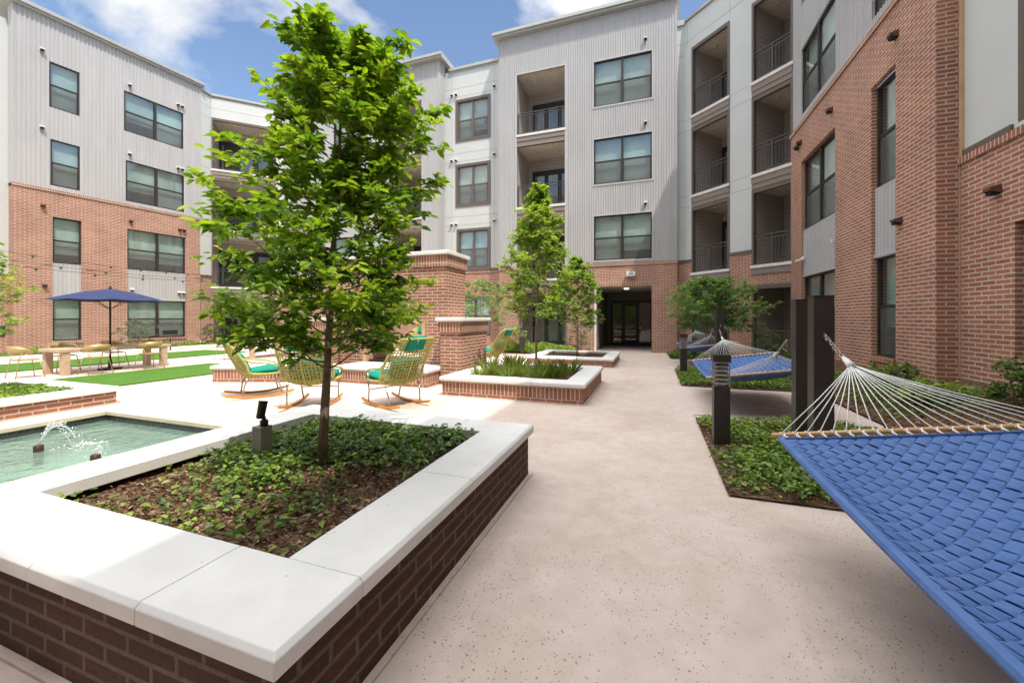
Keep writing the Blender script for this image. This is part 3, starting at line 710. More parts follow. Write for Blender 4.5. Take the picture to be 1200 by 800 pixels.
# ------------------------------------------------------------------ right hand corner with balconies
def right_corner():
    par = empty('apartment_building', (2.8, 16.9, 0), R(-45), 'pale panelled corner wing with two stacks of shaded balconies, right of the entrance', 'building')
    s2 = 0.70711; T = frame((1.3, 18.4), (s2, -s2), (-s2, -s2))
    B1 = (0.36, 2.06); B2 = (2.93, 4.32)
    pw = MB(T); wall(pw, 0, 4.45, 3.9, 13.95, [(B1[0], B1[1], 3.0, 12.73), (B2[0], B2[1], 3.0, 12.73)], 0, None, 0, 0.1)
    for z in (13.1, 9.35, 9.85, 6.15, 6.6):
        for a, b in ((0.0, 0.36), (2.06, 2.93)): pw.box(a, b, 0, 0.003, z, z + 0.016, 1)
    pw.box(0.362, 4.4, 0, 0.003, 13.1, 13.116, 1)
    for u in (0.12, 2.07): pw.box(u, u + 0.014, 0, 0.0035, 12.8, 13.9, 1)
    Tc = frame((0, 18.4), (1, 0), (0, -1))
    pw.T = Tc; wall(pw, 0.985, 1.3, 3.9, 13.95, [], 0, None, 0, 0)
    for z in (13.1, 12.6, 9.35, 9.85, 6.15, 6.6): pw.box(0.985, 1.3, 0, 0.003, z, z + 0.016, 1)
    pw.build('panel_wall', ['panel', 'joint'], par, recalc=False)
    b = MB(T); wall(b, 0, 4.45, 0, 3.82, [(B1[0], B1[1], 3.2, 9), (B2[0], B2[1], 3.2, 9), (B1[0] + 0.05, B1[1], 0, 2.62), (B2[0], B2[1], 0, 2.66)], 0.02, None, 0, 0.12)
    b.T = Tc; wall(b, 0.985, 1.3, 0, 3.82, [], 0.0, None, 0, 0)
    b.build('brick_wall', 'brick', par, uv=True, recalc=False)
    t = MB(T)
    for a, c in ((0, B1[0]), (B1[1], B2[0])): t.box(a, c, -0.03, 0.05, 3.821, 3.93)
    t.T = Tc; t.box(0.99, 1.3, -0.03, 0.03, 3.821, 3.93); t.build('flashing', 'brown', par)
    for zf, zc in ((3.35, 6.05), (6.57, 9.33), (9.87, 12.72)):
        for q in (B1, B2):
            first = zf < 4
            bo = balcony(par, T, q[0], q[1], zf, zc, 0.02, 1.9, 0.50 if not first else 0.2, doors=((0.04, 0.5),) if q is B1 else ((0.55, 0.42),))
    balcony(par, T, B1[0] + 0.05, B1[1], 0.02, 2.6, 0.02, 1.9, fascia=False, doors=((0.1, 0.5),), light=False)
    balcony(par, T, B2[0], B2[1], 0.02, 2.64, 0.02, 1.9, fascia=False, doors=((0.5, 0.42),), light=False)
    cornice(par, T, 0.0, 4.5, 13.9, 0, 0.07, -5, 0.2); 
    b = MB(Tc); b.box(0.986, 1.29, -5, 0.06, 13.9, 14.12); b.build('cornice', 'metal_trim', par)
    rf = MB(T); rf.box(-0.5, 4.4, -5, -2.1, 13.5, 13.6); rf.box(-0.5, 4.4, -5.1, -5, 0, 13.6); rf.build('roof', 'roof', par)
right_corner()

# ------------------------------------------------------------------ right wing with the long brick wall
def right_wing():
    par = empty('apartment_building', (4.29, 10, 0), 0, 'red brick wing along the right edge of the courtyard with grey metal siding above', 'building')
    T = frame((4.29, 0), (0, 1), (-1, 0))
    F = (12.03, 14.42); N = (9.41, 10.29)
    b = MB(T); wall(b, 8.29, 15.40, 0, 7.34, [(F[0], F[1], 0.72, 6.24), (N[0], N[1], 0.72, 6.25)], 0, None, 0, 0.10)
    b.quad((8.29, 0, 0), (8.29, -0.29, 0), (8.29, -0.29, 7.34), (8.29, 0, 7.34)); b.quad((15.40, 0, 0), (15.40, -1.5, 0), (15.40, -1.5, 7.34), (15.40, 0, 7.34))
    wall(b, -4.4, 8.29, 0, 3.90, [(5.5, 7.27, 0.95, 2.78), (0.5, 3.0, 0.95, 2.78)], -0.29, None, 0, 0.12)
    Tr = frame((0, -4.4), (1, 0), (0, 1))
    b.T = Tr; wall(b, -16, 4.58, 0, 7.34, [(a, a + 2.4, 0.7, 6.2) for a in (-14, -9, -4, 1)], 0, None, 0, 0.1)
    b.build('brick_wall', 'brick', par, uv=True, recalc=False)
    band(par, T, 8.26, 15.42, 7.341, 0); band(par, T, -4.3, 8.288, 3.901, -0.29)
    band(par, Tr, -16, 4.5, 7.341, 0)
    for (u0, u1), cols in ((F, 2), (N, 1)):
        window(par, T, u0, u1, 4.15, 6.24, -0.10, cols); window(par, T, u0, u1, 0.72, 2.73, -0.10, cols)
        spandrel(par, T, u0, u1, 2.731, 4.149, -0.075); sill(par, T, u0, u1, 0.72)
    window(par, T, 5.5, 7.27, 0.95, 2.78, -0.39, 2); window(par, T, 0.5, 3.0, 0.95, 2.78, -0.39, 2)
    s = MB(T); UW = [(12.13, 14.59, 7.72, 9.75), (9.55, 10.36, 7.72, 9.75), (12.13, 14.59, 11.1, 13.1), (9.55, 10.36, 11.1, 13.1)]
    wall(s, 8.29, 15.40, 7.45, 14.85, UW, -0.07, RIB, 0, 0.05); s.box(15.38, 15.42, -1.5, -0.03, 7.452, 14.84); s.box(8.27, 8.31, -0.29, -0.03, 7.452, 14.84)
    s.T = Tr; RWn = [(a, a + 2.4, z, z + 2) for a in (-14, -9, -4, 1) for z in (7.7, 11.1)]
    wall(s, -16, 4.58, 7.45, 14.85, RWn, -0.05, RIB, 0, 0.05)
    s.build('siding_wall', 'siding', par, recalc=False)
    for (u0, u1, z0, z1) in UW: window(par, T, u0, u1, z0, z1, -0.09, 2 if u1 - u0 > 1 else 1)
    for a in (-14, -9, -4, 1):
        for z0, z1 in ((7.7, 9.7), (11.1, 13.1), (0.7, 2.7), (4.15, 6.2)): window(par, Tr, a, a + 2.4, z0, z1, -0.09)
        spandrel(par, Tr, a, a + 2.4, 2.701, 4.149, -0.08)
    pw = MB(T); wall(pw, -4.4, 8.29, 4.01, 14.85, [(5.5, 7.24, 4.09, 6.6), (5.5, 7.24, 7.7, 9.8), (0.5, 3, 4.2, 6.4), (0.5, 3, 7.7, 9.8)], -0.30, None, 0, 0.06)
    pw.box(8.20, 8.275, -0.3, -0.27, 4.02, 14.8, 2); pw.box(7.3, 8.19, -0.3, -0.262, 4.02, 4.10, 1)
    pw.build('panel_wall', ['panel', 'brown', 'tan'], par, recalc=False)
    for (u0, u1, z0, z1) in [(5.5, 7.24, 4.09, 6.6), (5.5, 7.24, 7.7, 9.8), (0.5, 3, 4.2, 6.4), (0.5, 3, 7.7, 9.8)]:
        window(par, T, u0, u1, z0, z1, -0.30, 2, 0.09, 'brown')
    t = MB(T); t.box(8.262, 8.284, -0.289, -0.275, 0.0, 3.9); t.build('control_joint', 'tan', par)
    cornice(par, T, -4.0, 15.7, 14.85, 0, 0.50, -6); cornice(par, Tr, -16, 3.79, 14.85, 0, 0.55, -6, name='cornice')
    rf = MB(T); rf.box(-4.4, 15.4, -6, -0.6, 14.5, 14.6); rf.box(-4.4, 15.4, -6.1, -6, 0, 14.6); rf.T = Tr; rf.box(-16, 4, -6, -0.6, 14.45, 14.55); rf.box(-16, 10.3, -6.1, -6, 0, 14.55); rf.build('roof', 'roof', par)
    for u, z in ((9.37, 6.76), (12.2, 6.75), (14.62, 6.78), (14.40, 6.84), (9.25, 3.28)): vent(par, T, u, z, 0.0, 'rust_vent')
    vent(par, T, 7.54, 3.30, -0.29, 'rust_vent')
    # white security camera on the spandrel and the hose bib on the brick
    c = MB(T); c.box(14.22, 14.32, -0.055, 0.0, 3.24, 3.36); c.tube([(14.27, 0.0, 3.30), (14.27, 0.05, 3.24), (14.2, 0.2, 3.2)], 0.035, 8); c.build('security_camera', 'white', par)
    c = MB(T); c.box(12.1, 12.16, -0.055, 0.04, 3.40, 3.47); c.build('security_camera', 'white', par)
    c = MB(T); c.box(8.72, 8.86, 0.0, 0.05, 0.58, 0.64); c.tube([(8.79, 0.05, 0.61), (8.79, 0.10, 0.60), (8.79, 0.11, 0.55)], 0.012, 6); c.build('hose_bib', 'steel', par)
right_wing()

# ------------------------------------------------------------------ left wing and its corner
def left_wing():
    par = empty('apartment_building', (-24, 11, 0), 0, 'left hand wing with grey siding over two storeys of red brick behind the umbrella table', 'building')
    D = (0.11162, 0.99375); T = frame((-24.166, 8.627), D, (D[1], -D[0]))
    S = (0.86, 1.74); DD = (3.30, 5.68); u0, u1 = -0.22, 6.37
    b = MB(T); wall(b, u0, u1, 0, 6.83, [(S[0], S[1], 0.5, 5.80), (DD[0], DD[1], 0.48, 5.77)], 0, None, 0, 0.08)
    b.quad((u0, 0, 0), (u0, -0.5, 0), (u0, -0.5, 6.83), (u0, 0, 6.83)); b.quad((u1, 0, 0), (u1, -0.5, 0), (u1, -0.5, 6.83), (u1, 0, 6.83))
    wall(b, -9, u0, 0, 3.2, [(-3.5, -1.2, 0.6, 2.5)], -0.5, None, 0, 0.1)
    b.build('brick_wall', 'brick', par, uv=True, recalc=False)
    band(par, T, u0 - 0.03, u1 + 0.02, 6.831, 0)
    s = MB(T); SW = [(0.80, 1.69, 7.12, 9.08), (0.76, 1.67, 10.43, 12.36), (3.24, 5.62, 7.1, 9.05), (3.18, 5.59, 10.44, 12.36)]
    wall(s, u0, u1, 6.942, 14.15, SW, -0.02, (0.13, 0.026), 0, 0.05); s.box(u0 - 0.02, u0 + 0.02, -0.5, 0.02, 6.945, 14.14); s.box(u1 - 0.02, u1 + 0.02, -0.5, 0.02, 6.945, 14.14)
    s.build('siding_wall', 'siding', par, recalc=False)
    pw = MB(T); wall(pw, -9, u0, 3.2, 13.6, [(-3.5, -1.2, z, z + 2) for z in (4, 7.3, 10.6)], -0.5, None, 0, 0.1); pw.build('panel_wall', 'panel', par, recalc=False)
    for z in (0.6, 4, 7.3, 10.6): window(par, T, -3.5, -1.2, z, z + 1.9 if z < 1 else z + 2, -0.6)
    for a, c in ((S, 1), (DD, 2)):
        window(par, T, a[0], a[1], 3.83, 5.78, -0.07, c); window(par, T, a[0], a[1], 0.5, 2.36, -0.07, c)
        spandrel(par, T, a[0], a[1], 2.361, 3.829, -0.05); sill(par, T, a[0], a[1], 0.48)
    for (a, c, z0, z1) in SW: window(par, T, a, c, z0, z1, -0.03, 2 if c - a > 1 else 1)
    for u, zs in ((0.55, (12.72, 9.47)), (3.37, (12.72, 9.41)), (5.33, (12.72, 9.39)), (5.52, (12.72, 9.39))):
        for z in zs: vent(par, T, u, z, 0.0)
    for u, z in ((0.58, 6.19), (0.63, 2.86), (3.42, 6.16), (5.41, 6.14), (5.60, 6.14)): vent(par, T, u, z, 0.0, 'rust_vent')
    for u, z in ((3.47, 2.86), (5.40, 2.82), (5.58, 2.82)): vent(par, T, u, z, -0.04)
    cornice(par, T, u0 - 0.25, u1 + 0.15, 14.15, 0, 0.2, -5)
    rf = MB(T); rf.box(-9, u1, -5, -0.6, 13.2, 13.3); rf.box(-9, u1, -5.1, -5, 0, 13.3); rf.build('roof', 'roof', par)
left_wing()
def left_corner():
    par = empty('apartment_building', (-22.5, 16.5, 0), R(45), 'pale panelled corner wing with sunny balconies behind the broad leaved tree on the left', 'building')
    s2 = 0.70711; T = frame((-23.185, 15.96), (s2, s2), (s2, -s2)); B = (-0.5, 2.65)
    P1 = Vector((-23.46, 14.96)); P2 = Vector((-23.56, 15.58)); d = (P2 - P1).normalized(); Tp = frame(P1, d, (d.y, -d.x)); Lp = (P2 - P1).length
    pw = MB(T); wall(pw, -0.52, 3.4, 3.85, 14.0, [(B[0], B[1], 3, 12.83)], 0, None, 0, 0.1); pw.box(-0.5, 3.4, 0, 0.003, 13.35, 13.366, 1)
    pw.T = Tp; wall(pw, 0, Lp, 3.85, 14.0, [], 0, None, 0, 0)
    for z in (13.35, 12.75, 9.9, 9.35, 6.6, 6.05): pw.box(0, Lp, 0, 0.003, z, z + 0.018, 1)
    pw.build('panel_wall', ['panel', 'joint'], par, recalc=False)
    b = MB(T); wall(b, -0.52, 3.4, 0, 3.75, [(B[0], B[1], 3.2, 9), (-0.42, 2.6, 0, 2.7)], 0.0, None, 0, 0.1)
    b.T = Tp; wall(b, 0, Lp, 0, 3.75, [], 0.03, None, 0, 0); b.build('brick_wall', 'brick', par, uv=True, recalc=False)
    t = MB(Tp); t.box(0, Lp, -0.03, 0.06, 3.751, 3.86); t.T = T; t.box(2.66, 3.4, -0.03, 0.04, 3.751, 3.86); t.build('flashing', 'brown', par)
    for zf, zc in ((3.25, 6.05), (6.54, 9.42), (9.92, 12.83)):
        balcony(par, T, B[0], B[1], zf, zc, 0.0, 1.8, 0.48 if zf > 4 else 0.3, doors=((0.02, 0.1), (0.32, 0.26), (0.62, 0.26)))
    balcony(par, T, -0.42, 2.6, 0.02, 2.68, 0, 1.8, fascia=False, doors=((0.02, 0.1), (0.32, 0.26), (0.62, 0.26)))
    cornice(par, T, -0.5, 3.6, 13.95, 0, 0.08, -5, 0.18); cornice(par, Tp, -0.02, Lp + 0.02, 13.95, 0, 0.08, -2, 0.182)
    rf = MB(T); rf.box(-3, 3.4, -5, -2, 13.5, 13.6); rf.box(-3, 3.4, -5.1, -5, 0, 13.6); rf.build('roof', 'roof', par)
left_corner()

# number sign above the entrance
def text_mesh(txt, size, ext):
    cu = bpy.data.curves.new('t', 'FONT'); cu.body = txt; cu.size = size; cu.align_x = 'CENTER'; cu.align_y = 'CENTER'; cu.extrude = ext
    o = bpy.data.objects.new('t', cu); C.objects.link(o); bpy.context.view_layer.update()
    me = bpy.data.meshes.new_from_object(o); bpy.data.objects.remove(o); return me
sg = empty('address_sign', (-0.88, 18.12, 3.40), 0, 'small white number sign reading 101 on the brick above the entrance', 'sign')
b = MB(); b.box(-1.06, -0.70, 17.95, 18.118, 3.30, 3.50); b.build('sign_box', 'white', sg, bevel=0.006)
me = text_mesh('101', 0.16, 0.003); me.materials.append(M['bronze2']); me.name = 'number'
o = bpy.data.objects.new('number', me); C.objects.link(o); o.parent = sg; o.location = (0, -0.174, 0); o.rotation_euler = (R(90), 0, 0)

# ------------------------------------------------------------------ planters, pool, walls
def soil_sheet(x0, x1, y0, y1, z, amp, name, parent=None, nx=24, ny=24, mound=None, seed=1):
    rs = np.random.RandomState(seed); b = MB(); vs = []; fs = []
    ph = rs.rand(6) * 6.28; fr = 1.5 + rs.rand(6) * 5
    for j in range(ny + 1):
        for i in range(nx + 1):
            x = x0 + (x1 - x0) * i / nx; y = y0 + (y1 - y0) * j / ny
            e = min(i, j, nx - i, ny - j) / 3.0; e = min(1, e)
            h = sum(math.sin(fr[k] * x + ph[k]) * math.sin(fr[(k + 2) % 6] * y + ph[(k + 1) % 6]) for k in range(4)) / 4 + rs.rand() * 0.35
            zz_ = z + amp * h * e + (mound(x, y) if mound else 0)
            vs.append((x, y, zz_))
    for j in range(ny):
        for i in range(nx): a = j * (nx + 1) + i; fs.append((a, a + 1, a + nx + 2, a + nx + 1))
    b.add(vs, fs, 0, True); return b.build(name, 'soil', parent, recalc=False)

def capbox(mb, x0, x1, y0, y1, z0, z1, l=0, r=0, f=0, b=0, c=0.018):
    zc = z1 - c; v = [(x0, y0, z0), (x1, y0, z0), (x1, y1, z0), (x0, y1, z0), (x0, y0, zc), (x1, y0, zc), (x1, y1, zc), (x0, y1, zc)]
    a0, a1, b0, b1 = x0 + l * c, x1 - r * c, y0 + f * c, y1 - b * c
    v += [(a0, b0, z1), (a1, b0, z1), (a1, b1, z1), (a0, b1, z1)]
    q = [(0, 3, 2, 1), (8, 9, 10, 11)]
    for k in (0, 4): q += [(k, k + 1, k + 5, k + 4), (k + 1, k + 2, k + 6, k + 5), (k + 2, k + 3, k + 7, k + 6), (k + 3, k, k + 4, k + 7)]
    mb.add(v, q)
def planter(label, x0, x1, y0, y1, zt, cw=0.39, mats=('pbrick', 'pbrick'), cuts=None, th=0.07, soil_z=None, group='square brick planters', sol=True):
    par = empty('raised_planter', ((x0 + x1) / 2, (y0 + y1) / 2, 0), 0, label, 'planter', group)
    i = 0.045; zb = zt - th
    b = MB()
    def ring(a0, a1, b0, b1, t, z0, z1, m):
        b.box(a0, a1, b0, b0 + t, z0, z1, m); b.box(a0, a1, b1 - t, b1, z0, z1, m); b.box(a0, a0 + t, b0 + t, b1 - t, z0, z1, m); b.box(a1 - t, a1, b0 + t, b1 - t, z0, z1, m)
    if sol:
        ring(x0 + i, x1 - i, y0 + i, y1 - i, 0.25, 0, 0.076, 0); ring(x0 + i + 0.001, x1 - i - 0.001, y0 + i + 0.001, y1 - i - 0.001, 0.25, 0.0761, zb, 1)
    else: ring(x0 + i, x1 - i, y0 + i, y1 - i, 0.25, 0, zb, 0)
    b.build('brick_base', list(mats), par, uv=True)
    k0 = MB(); 
    k0.box(x0 + 0.01, x1 - 0.01, y0 + 0.01, y0 + i - 0.001, 0.001, 0.016); k0.box(x1 - i + 0.001, x1 - 0.01, y0 + i, y1 - 0.01, 0.001, 0.016); k0.build('mortar_footing', 'concrete', par)
    c = MB(); gp = 0.0018
    cx, cy = cuts or ([x0 + 0.95, x1 - 0.95], [y0 + 1.4])
    ex = [x0] + cx + [x1]
    for a, d in zip(ex[:-1], ex[1:]):
        L_, R_ = int(a == x0), int(d == x1)
        capbox(c, a + gp, d - gp, y0, y0 + cw, zb, zt, L_, R_, 1, 0); capbox(c, a + gp, d - gp, y1 - cw, y1, zb, zt, L_, R_, 0, 1)
    ey = [y0 + cw] + cy + [y1 - cw]
    for a, d in zip(ey[:-1], ey[1:]):
        capbox(c, x0, x0 + cw, a + gp, d - gp, zb, zt, 1, 0, 0, 0); capbox(c, x1 - cw, x1, a + gp, d - gp, zb, zt, 0, 1, 0, 0)
    c.build('stone_cap', 'stone', par, bevel=0.0035, seg=2)
    sz = soil_z if soil_z else zt - 0.13
    soil_sheet(x0 + 0.26, x1 - 0.26, y0 + 0.26, y1 - 0.26, sz, 0.03, 'planting_soil', par, seed=int(abs(x0 * 10 + y0 * 7)))
    return par
planter('nearest square planter with a white stone cap and dark brick, holding the large leafy tree', -3.79, -1.07, 0.89, 3.67, 0.48, cuts=([-3.12, -2.44, -1.74], [2.30]), soil_z=0.35, sol=False, th=0.078)
planter('middle square planter with soldier brick sides, full of grass tufts', -3.87, -1.07, 6.76, 9.46, 0.37, mats=('gbrick', 'gsoldier'), soil_z=0.27)
planter('low square planter furthest along the path, beside the building entrance', -3.85, -1.08, 12.16, 14.95, 0.27, mats=('gbrick', 'gbrick'), soil_z=0.18, sol=False)
planter('low cream capped planter with shrubs on the far side of the pool', -11.6, -8.85, 1.4, 4.34, 0.29, mats=('gbrick', 'gbrick'), soil_z=0.21, th=0.08, sol=False)

pool = empty('fountain_pool', (-6, 2.1, 0), 0, 'rectangular fountain pool with black tiled rim and pale green water', 'fountain')
b = MB(); x0, x1, y0, y1 = POOL; zb = -0.5
for (p, q) in (((x0, y0), (x1, y0)), ((x1, y0), (x1, y1)), ((x1, y1), (x0, y1)), ((x0, y1), (x0, y0))):
    b.quad((p[0], p[1], -0.2), (q[0], q[1], -0.2), (q[0], q[1], -0.045), (p[0], p[1], -0.045), 0)
    b.quad((p[0], p[1], zb), (q[0], q[1], zb), (q[0], q[1], -0.2), (p[0], p[1], -0.2), 1)
b.quad((x0, y0, zb), (x1, y0, zb), (x1, y1, zb), (x0, y1, zb), 1)
b.build('basin', ['tile', 'poolfloor'], pool, uv=True, recalc=False)
b = MB(); t = 0.32
b.box(x0 - t, x1 + 0.3, y1 - 0.02, y1 + t, -0.045, 0.018); b.box(x0 - t, x0 + 0.02, y0 - t, y1 - 0.021, -0.045, 0.018); b.box(x0 + 0.021, x1, y0 - t, y0 + 0.02, -0.045, 0.018)
b.build('stone_coping', 'coping', pool, bevel=0.008)
b = MB(); b.quad((x0 + 0.004, y0 + 0.004, -0.13), (x1 - 0.004, y0 + 0.004, -0.13), (x1 - 0.004, y1 - 0.004, -0.13), (x0 + 0.004, y1 - 0.004, -0.13))
wt = b.build('water', 'water', recalc=False); tag(wt, kind='structure')
def jet(x, y, v, ang, n, hgt):
    b = MB(); b.lathe([(0.045, -0.3), (0.045, -0.06), (0.038, -0.055), (0.03, -0.06)], 12, (x, y)); b.build('jet_nozzle', 'copper', pool)
    s = MB(); rr = random.Random(n)
    for k in range(n):
        a = ang + rr.uniform(-0.25, 0.25); sp = v * rr.uniform(0.75, 1.05); vz = hgt * rr.uniform(0.9, 1.1); pts = []; rad = []
        T_ = rr.uniform(0.35, 1.0); t0 = 0 if k < n * 0.6 else rr.uniform(0.4, 0.8) * T_
        for i in range(11):
            t = t0 + (T_ - t0) * i / 10 * (2 * vz / 9.8)
            pts.append((x + math.cos(a) * sp * t + rr.uniform(-1, 1) * 0.004, y + math.sin(a) * sp * t, max(-0.13, -0.05 + vz * t - 4.9 * t * t))); rad.append(rr.uniform(0.003, 0.009) * (1 - 0.4 * i / 10))
        s.tube(pts, rad, 5)
    for k in range(n * 5):
        a = ang + rr.uniform(-0.4, 0.4); t = rr.uniform(0.1, 1.0) * 2 * hgt / 9.8; sp = v * rr.uniform(0.6, 1.15)
        q = Vector((x + math.cos(a) * sp * t, y + math.sin(a) * sp * t, max(-0.12, -0.05 + hgt * t - 4.9 * t * t + rr.uniform(-.04, .04)))); r_ = rr.uniform(0.003, 0.008)
        s.tube([q, q + Vector((0, 0, r_ * 2.5))], r_, 5)
    # ring of foam where it lands
    L = v * 2 * hgt / 9.8
    for k in range(n * 3):
        q = (x + math.cos(ang) * L * rr.uniform(0.7, 1.2) + rr.gauss(0, .1), y + math.sin(ang) * L * rr.uniform(0.7, 1.2) + rr.gauss(0, .1))
        s.lathe([(rr.uniform(.008, .02), -0.128), (0.004, -0.118)], 6, q)
    tag(s.build('water_jet', 'spray', pool, recalc=False), kind='stuff')
jet(-7.06, 2.66, 0.8, 1.1, 16, 2.1); jet(-5.98, 2.70, 0.25, 1.1, 9, 0.95)

# seat walls
def seat_wall(label, pts, w, zt):
    par = empty('seat_wall', (pts[0][0], pts[0][1], 0), 0, label, 'seat wall', 'low brick seat walls')
    (xa, ya), (xb, yb) = pts; L = math.hypot(xb - xa, yb - ya); d = ((xb - xa) / L, (yb - ya) / L); T = frame((xa, ya), d, (-d[1], d[0]))
    b = MB(T); b.box(0.04, L - 0.04, 0.04, w - 0.04, 0, 0.076, 0); b.box(0.041, L - 0.041, 0.041, w - 0.041, 0.0761, zt - 0.07, 1); b.build('brick_base', ['gbrick', 'gsoldier'], par, uv=True)
    c = MB(T); k = max(1, int(L / 1.3))
    for i in range(k): c.box(L * i / k + 0.002, L * (i + 1) / k - 0.002, 0, w, zt - 0.07, zt)
    c.build('stone_cap', 'stone', par, bevel=0.01)
seat_wall('low brick seat wall with a white cap behind the rocking chairs on the left', [(-9.66, 6.36), (-7.03, 7.28)], 0.5, 0.38)
seat_wall('white capped brick hearth in front of the fireplace', [(-7.0, 7.35), (-4.5, 7.35)], 1.0, 0.38)

def fireplace():
    par = empty('outdoor_fireplace', (-6.1, 8.9, 0), 0, 'tall red brick outdoor fireplace with an open firebox and stone cap, behind the rocking chairs', 'fireplace')
    x0, x1, y0, y1, zt = -7.75, -4.6, 8.38, 9.38, 3.02; o0, o1, oz0, oz1 = -7.02, -5.18, 0.36, 1.45
    b = MB()
    b.box(x0, o0, y0, y1, 0, oz1, 0); b.box(o1, x1, y0, y1, 0, oz1, 0); b.box(o0, o1, y0, y1, 0, oz0, 0); b.box(x0, x1, y0, y1, oz1 + 0.0005, zt - 0.30, 0)
    b.box(x0 - 0.045, x1 + 0.045, y0 - 0.045, y1 + 0.045, zt - 0.30, zt - 0.02, 1); b.build('brick_body', ['gbrick', 'gsoldier'], par, uv=True)
    f = MB(); f.box(o0 - 0.002, o0 + 0.09, y0 - 0.012, y1 - 0.01, oz0 + 0.002, oz1 - 0.1); f.box(o1 - 0.09, o1 + 0.002, y0 - 0.012, y1 - 0.01, oz0 + 0.002, oz1 - 0.1); f.box(o0, o1, y0 - 0.01, y1 - 0.01, oz1 - 0.099, oz1 + 0.002); f.build('firebox_lining', 'tan', par)
    f = MB(); f.box(o0 + 0.1, o1 - 0.1, y0 + 0.1, y1 - 0.1, oz0 + 0.002, oz0 + 0.06); f.build('burner_tray', 'black', par)
    c = MB(); c.box(x0 - 0.10, x1 + 0.10, y0 - 0.10, y1 + 0.10, zt - 0.02, zt + 0.07); c.build('stone_cap', 'stone', par, bevel=0.012)
fireplace()
def garden_wall(label, x0, x1, y0, y1, zt):
    par = empty('garden_wall', ((x0 + x1) / 2, y0, 0), 0, label, 'brick wall', 'brick side walls of the fireplace')
    b = MB(); b.box(x0, x1, y0, y1, 0, zt - 0.33, 0); b.box(x0 - 0.04, x1 + 0.04, y0 - 0.04, y1 + 0.04, zt - 0.33, zt - 0.08, 1); b.build('brick_body', ['gbrick', 'gsoldier'], par, uv=True)
    c = MB(); c.box(x0 - 0.09, x1 + 0.09, y0 - 0.09, y1 + 0.09, zt - 0.08, zt); c.build('stone_cap', 'stone', par, bevel=0.01)
garden_wall('waist high brick wall with a pale cap on the right of the fireplace', -4.50, -3.99, 7.92, 9.36, 1.5)
garden_wall('waist high brick wall with a pale cap on the left of the fireplace', -8.30, -7.84, 7.92, 9.36, 1.5)

# ------------------------------------------------------------------ beds
def mound(x, y): return max(0.0, (x - 2.95)) / 1.3 * 0.42
def bed(x0, x1, y0, y1, seed, mo=None, nx=26, ny=26):
    return tag(soil_sheet(x0, x1, y0, y1, 0.018, 0.02, 'planting_bed', None, nx, ny, mo, seed), kind='structure')
bed(0.60, 3.0, 3.75, 6.50, 3); bed(0.60, 3.0, 9.45, 12.40, 4); bed(0.60, 3.0, 15.5, 18.0, 5)
bed(3.0, 4.6, -3.0, 15.3, 6, mound, 16, 90)
bed(2.4, 4.3, 12.41, 15.4, 8)
bed(-22.9, -21.2, -2, 14.8, 9); bed(-21.5, -7.3, 17.2, 18.1, 10); bed(-7.0, -3.0, 15.6, 18.1, 12, None, 20, 12)
k_ = MB(); k_.box(-21.19, -21.04, -2, 14.8, 0.004, 0.14); tag(k_.build('kerb', 'stone', bevel=0.01), kind='structure')

def nfield(rs, k=5, f=(1.2, 5)):
    a = rs.rand(k, 4); 
    def fn(x, y):
        s = 0
        for q in a: s = s + np.sin((f[0] + q[0] * f[1]) * x * math.cos(q[2] * 6.28) + (f[0] + q[0] * f[1]) * y * math.sin(q[2] * 6.28) + q[1] * 6.28)
        return s / k
    return fn
def ground_cover(name, poly, n, z, size, hmax, seed, label, thr=-0.25, mo=None, mat='leaf_ground', tint=(0.45, 0.25), avoid=()):
    rs = np.random.RandomState(seed); x0, x1, y0, y1 = poly; fn = nfield(rs); fn2 = nfield(rs, 4, (0.6, 2))
    X = x0 + rs.rand(n * 3) * (x1 - x0); Y = y0 + rs.rand(n * 3) * (y1 - y0)
    keep = fn(X, Y) * 0.8 + rs.rand(n * 3) * 0.7 > thr
    # leaves cluster on little sprigs
    X = X[keep][:n]; Y = Y[keep][:n]; m = len(X)
    k = max(1, m // 7); c = rs.randint(0, k, m); X = X[c] + rs.randn(m) * size * 1.3; Y = Y[c] + rs.randn(m) * size * 1.3
    X = np.clip(X, x0 - 0.06, x1 + 0.06); Y = np.clip(Y, y0 - 0.06, y1 + 0.06)
    hh = np.clip(0.5 + 0.5 * fn(X, Y), 0.1, 1) * hmax
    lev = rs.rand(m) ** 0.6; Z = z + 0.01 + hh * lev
    if mo: Z += np.array([mo(a, b) for a, b in zip(X, Y)])
    ang = rs.rand(m) * 6.28; el = rs.uniform(-0.35, 0.5, m)
    A = np.stack([np.cos(ang) * np.cos(el), np.sin(ang) * np.cos(el), np.sin(el)], 1)
    N = np.stack([rs.randn(m) * 0.4, rs.randn(m) * 0.4, np.ones(m)], 1)
    L = size * rs.uniform(0.7, 1.35, m)
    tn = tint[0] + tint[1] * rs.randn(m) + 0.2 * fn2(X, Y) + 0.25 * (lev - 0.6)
    o = leaf_mesh(name, np.stack([X, Y, Z], 1), A, N, L, L * rs.uniform(0.5, 0.68, m), tn, mat)
    return tag(o, label, 'ground cover', None, 'stuff')
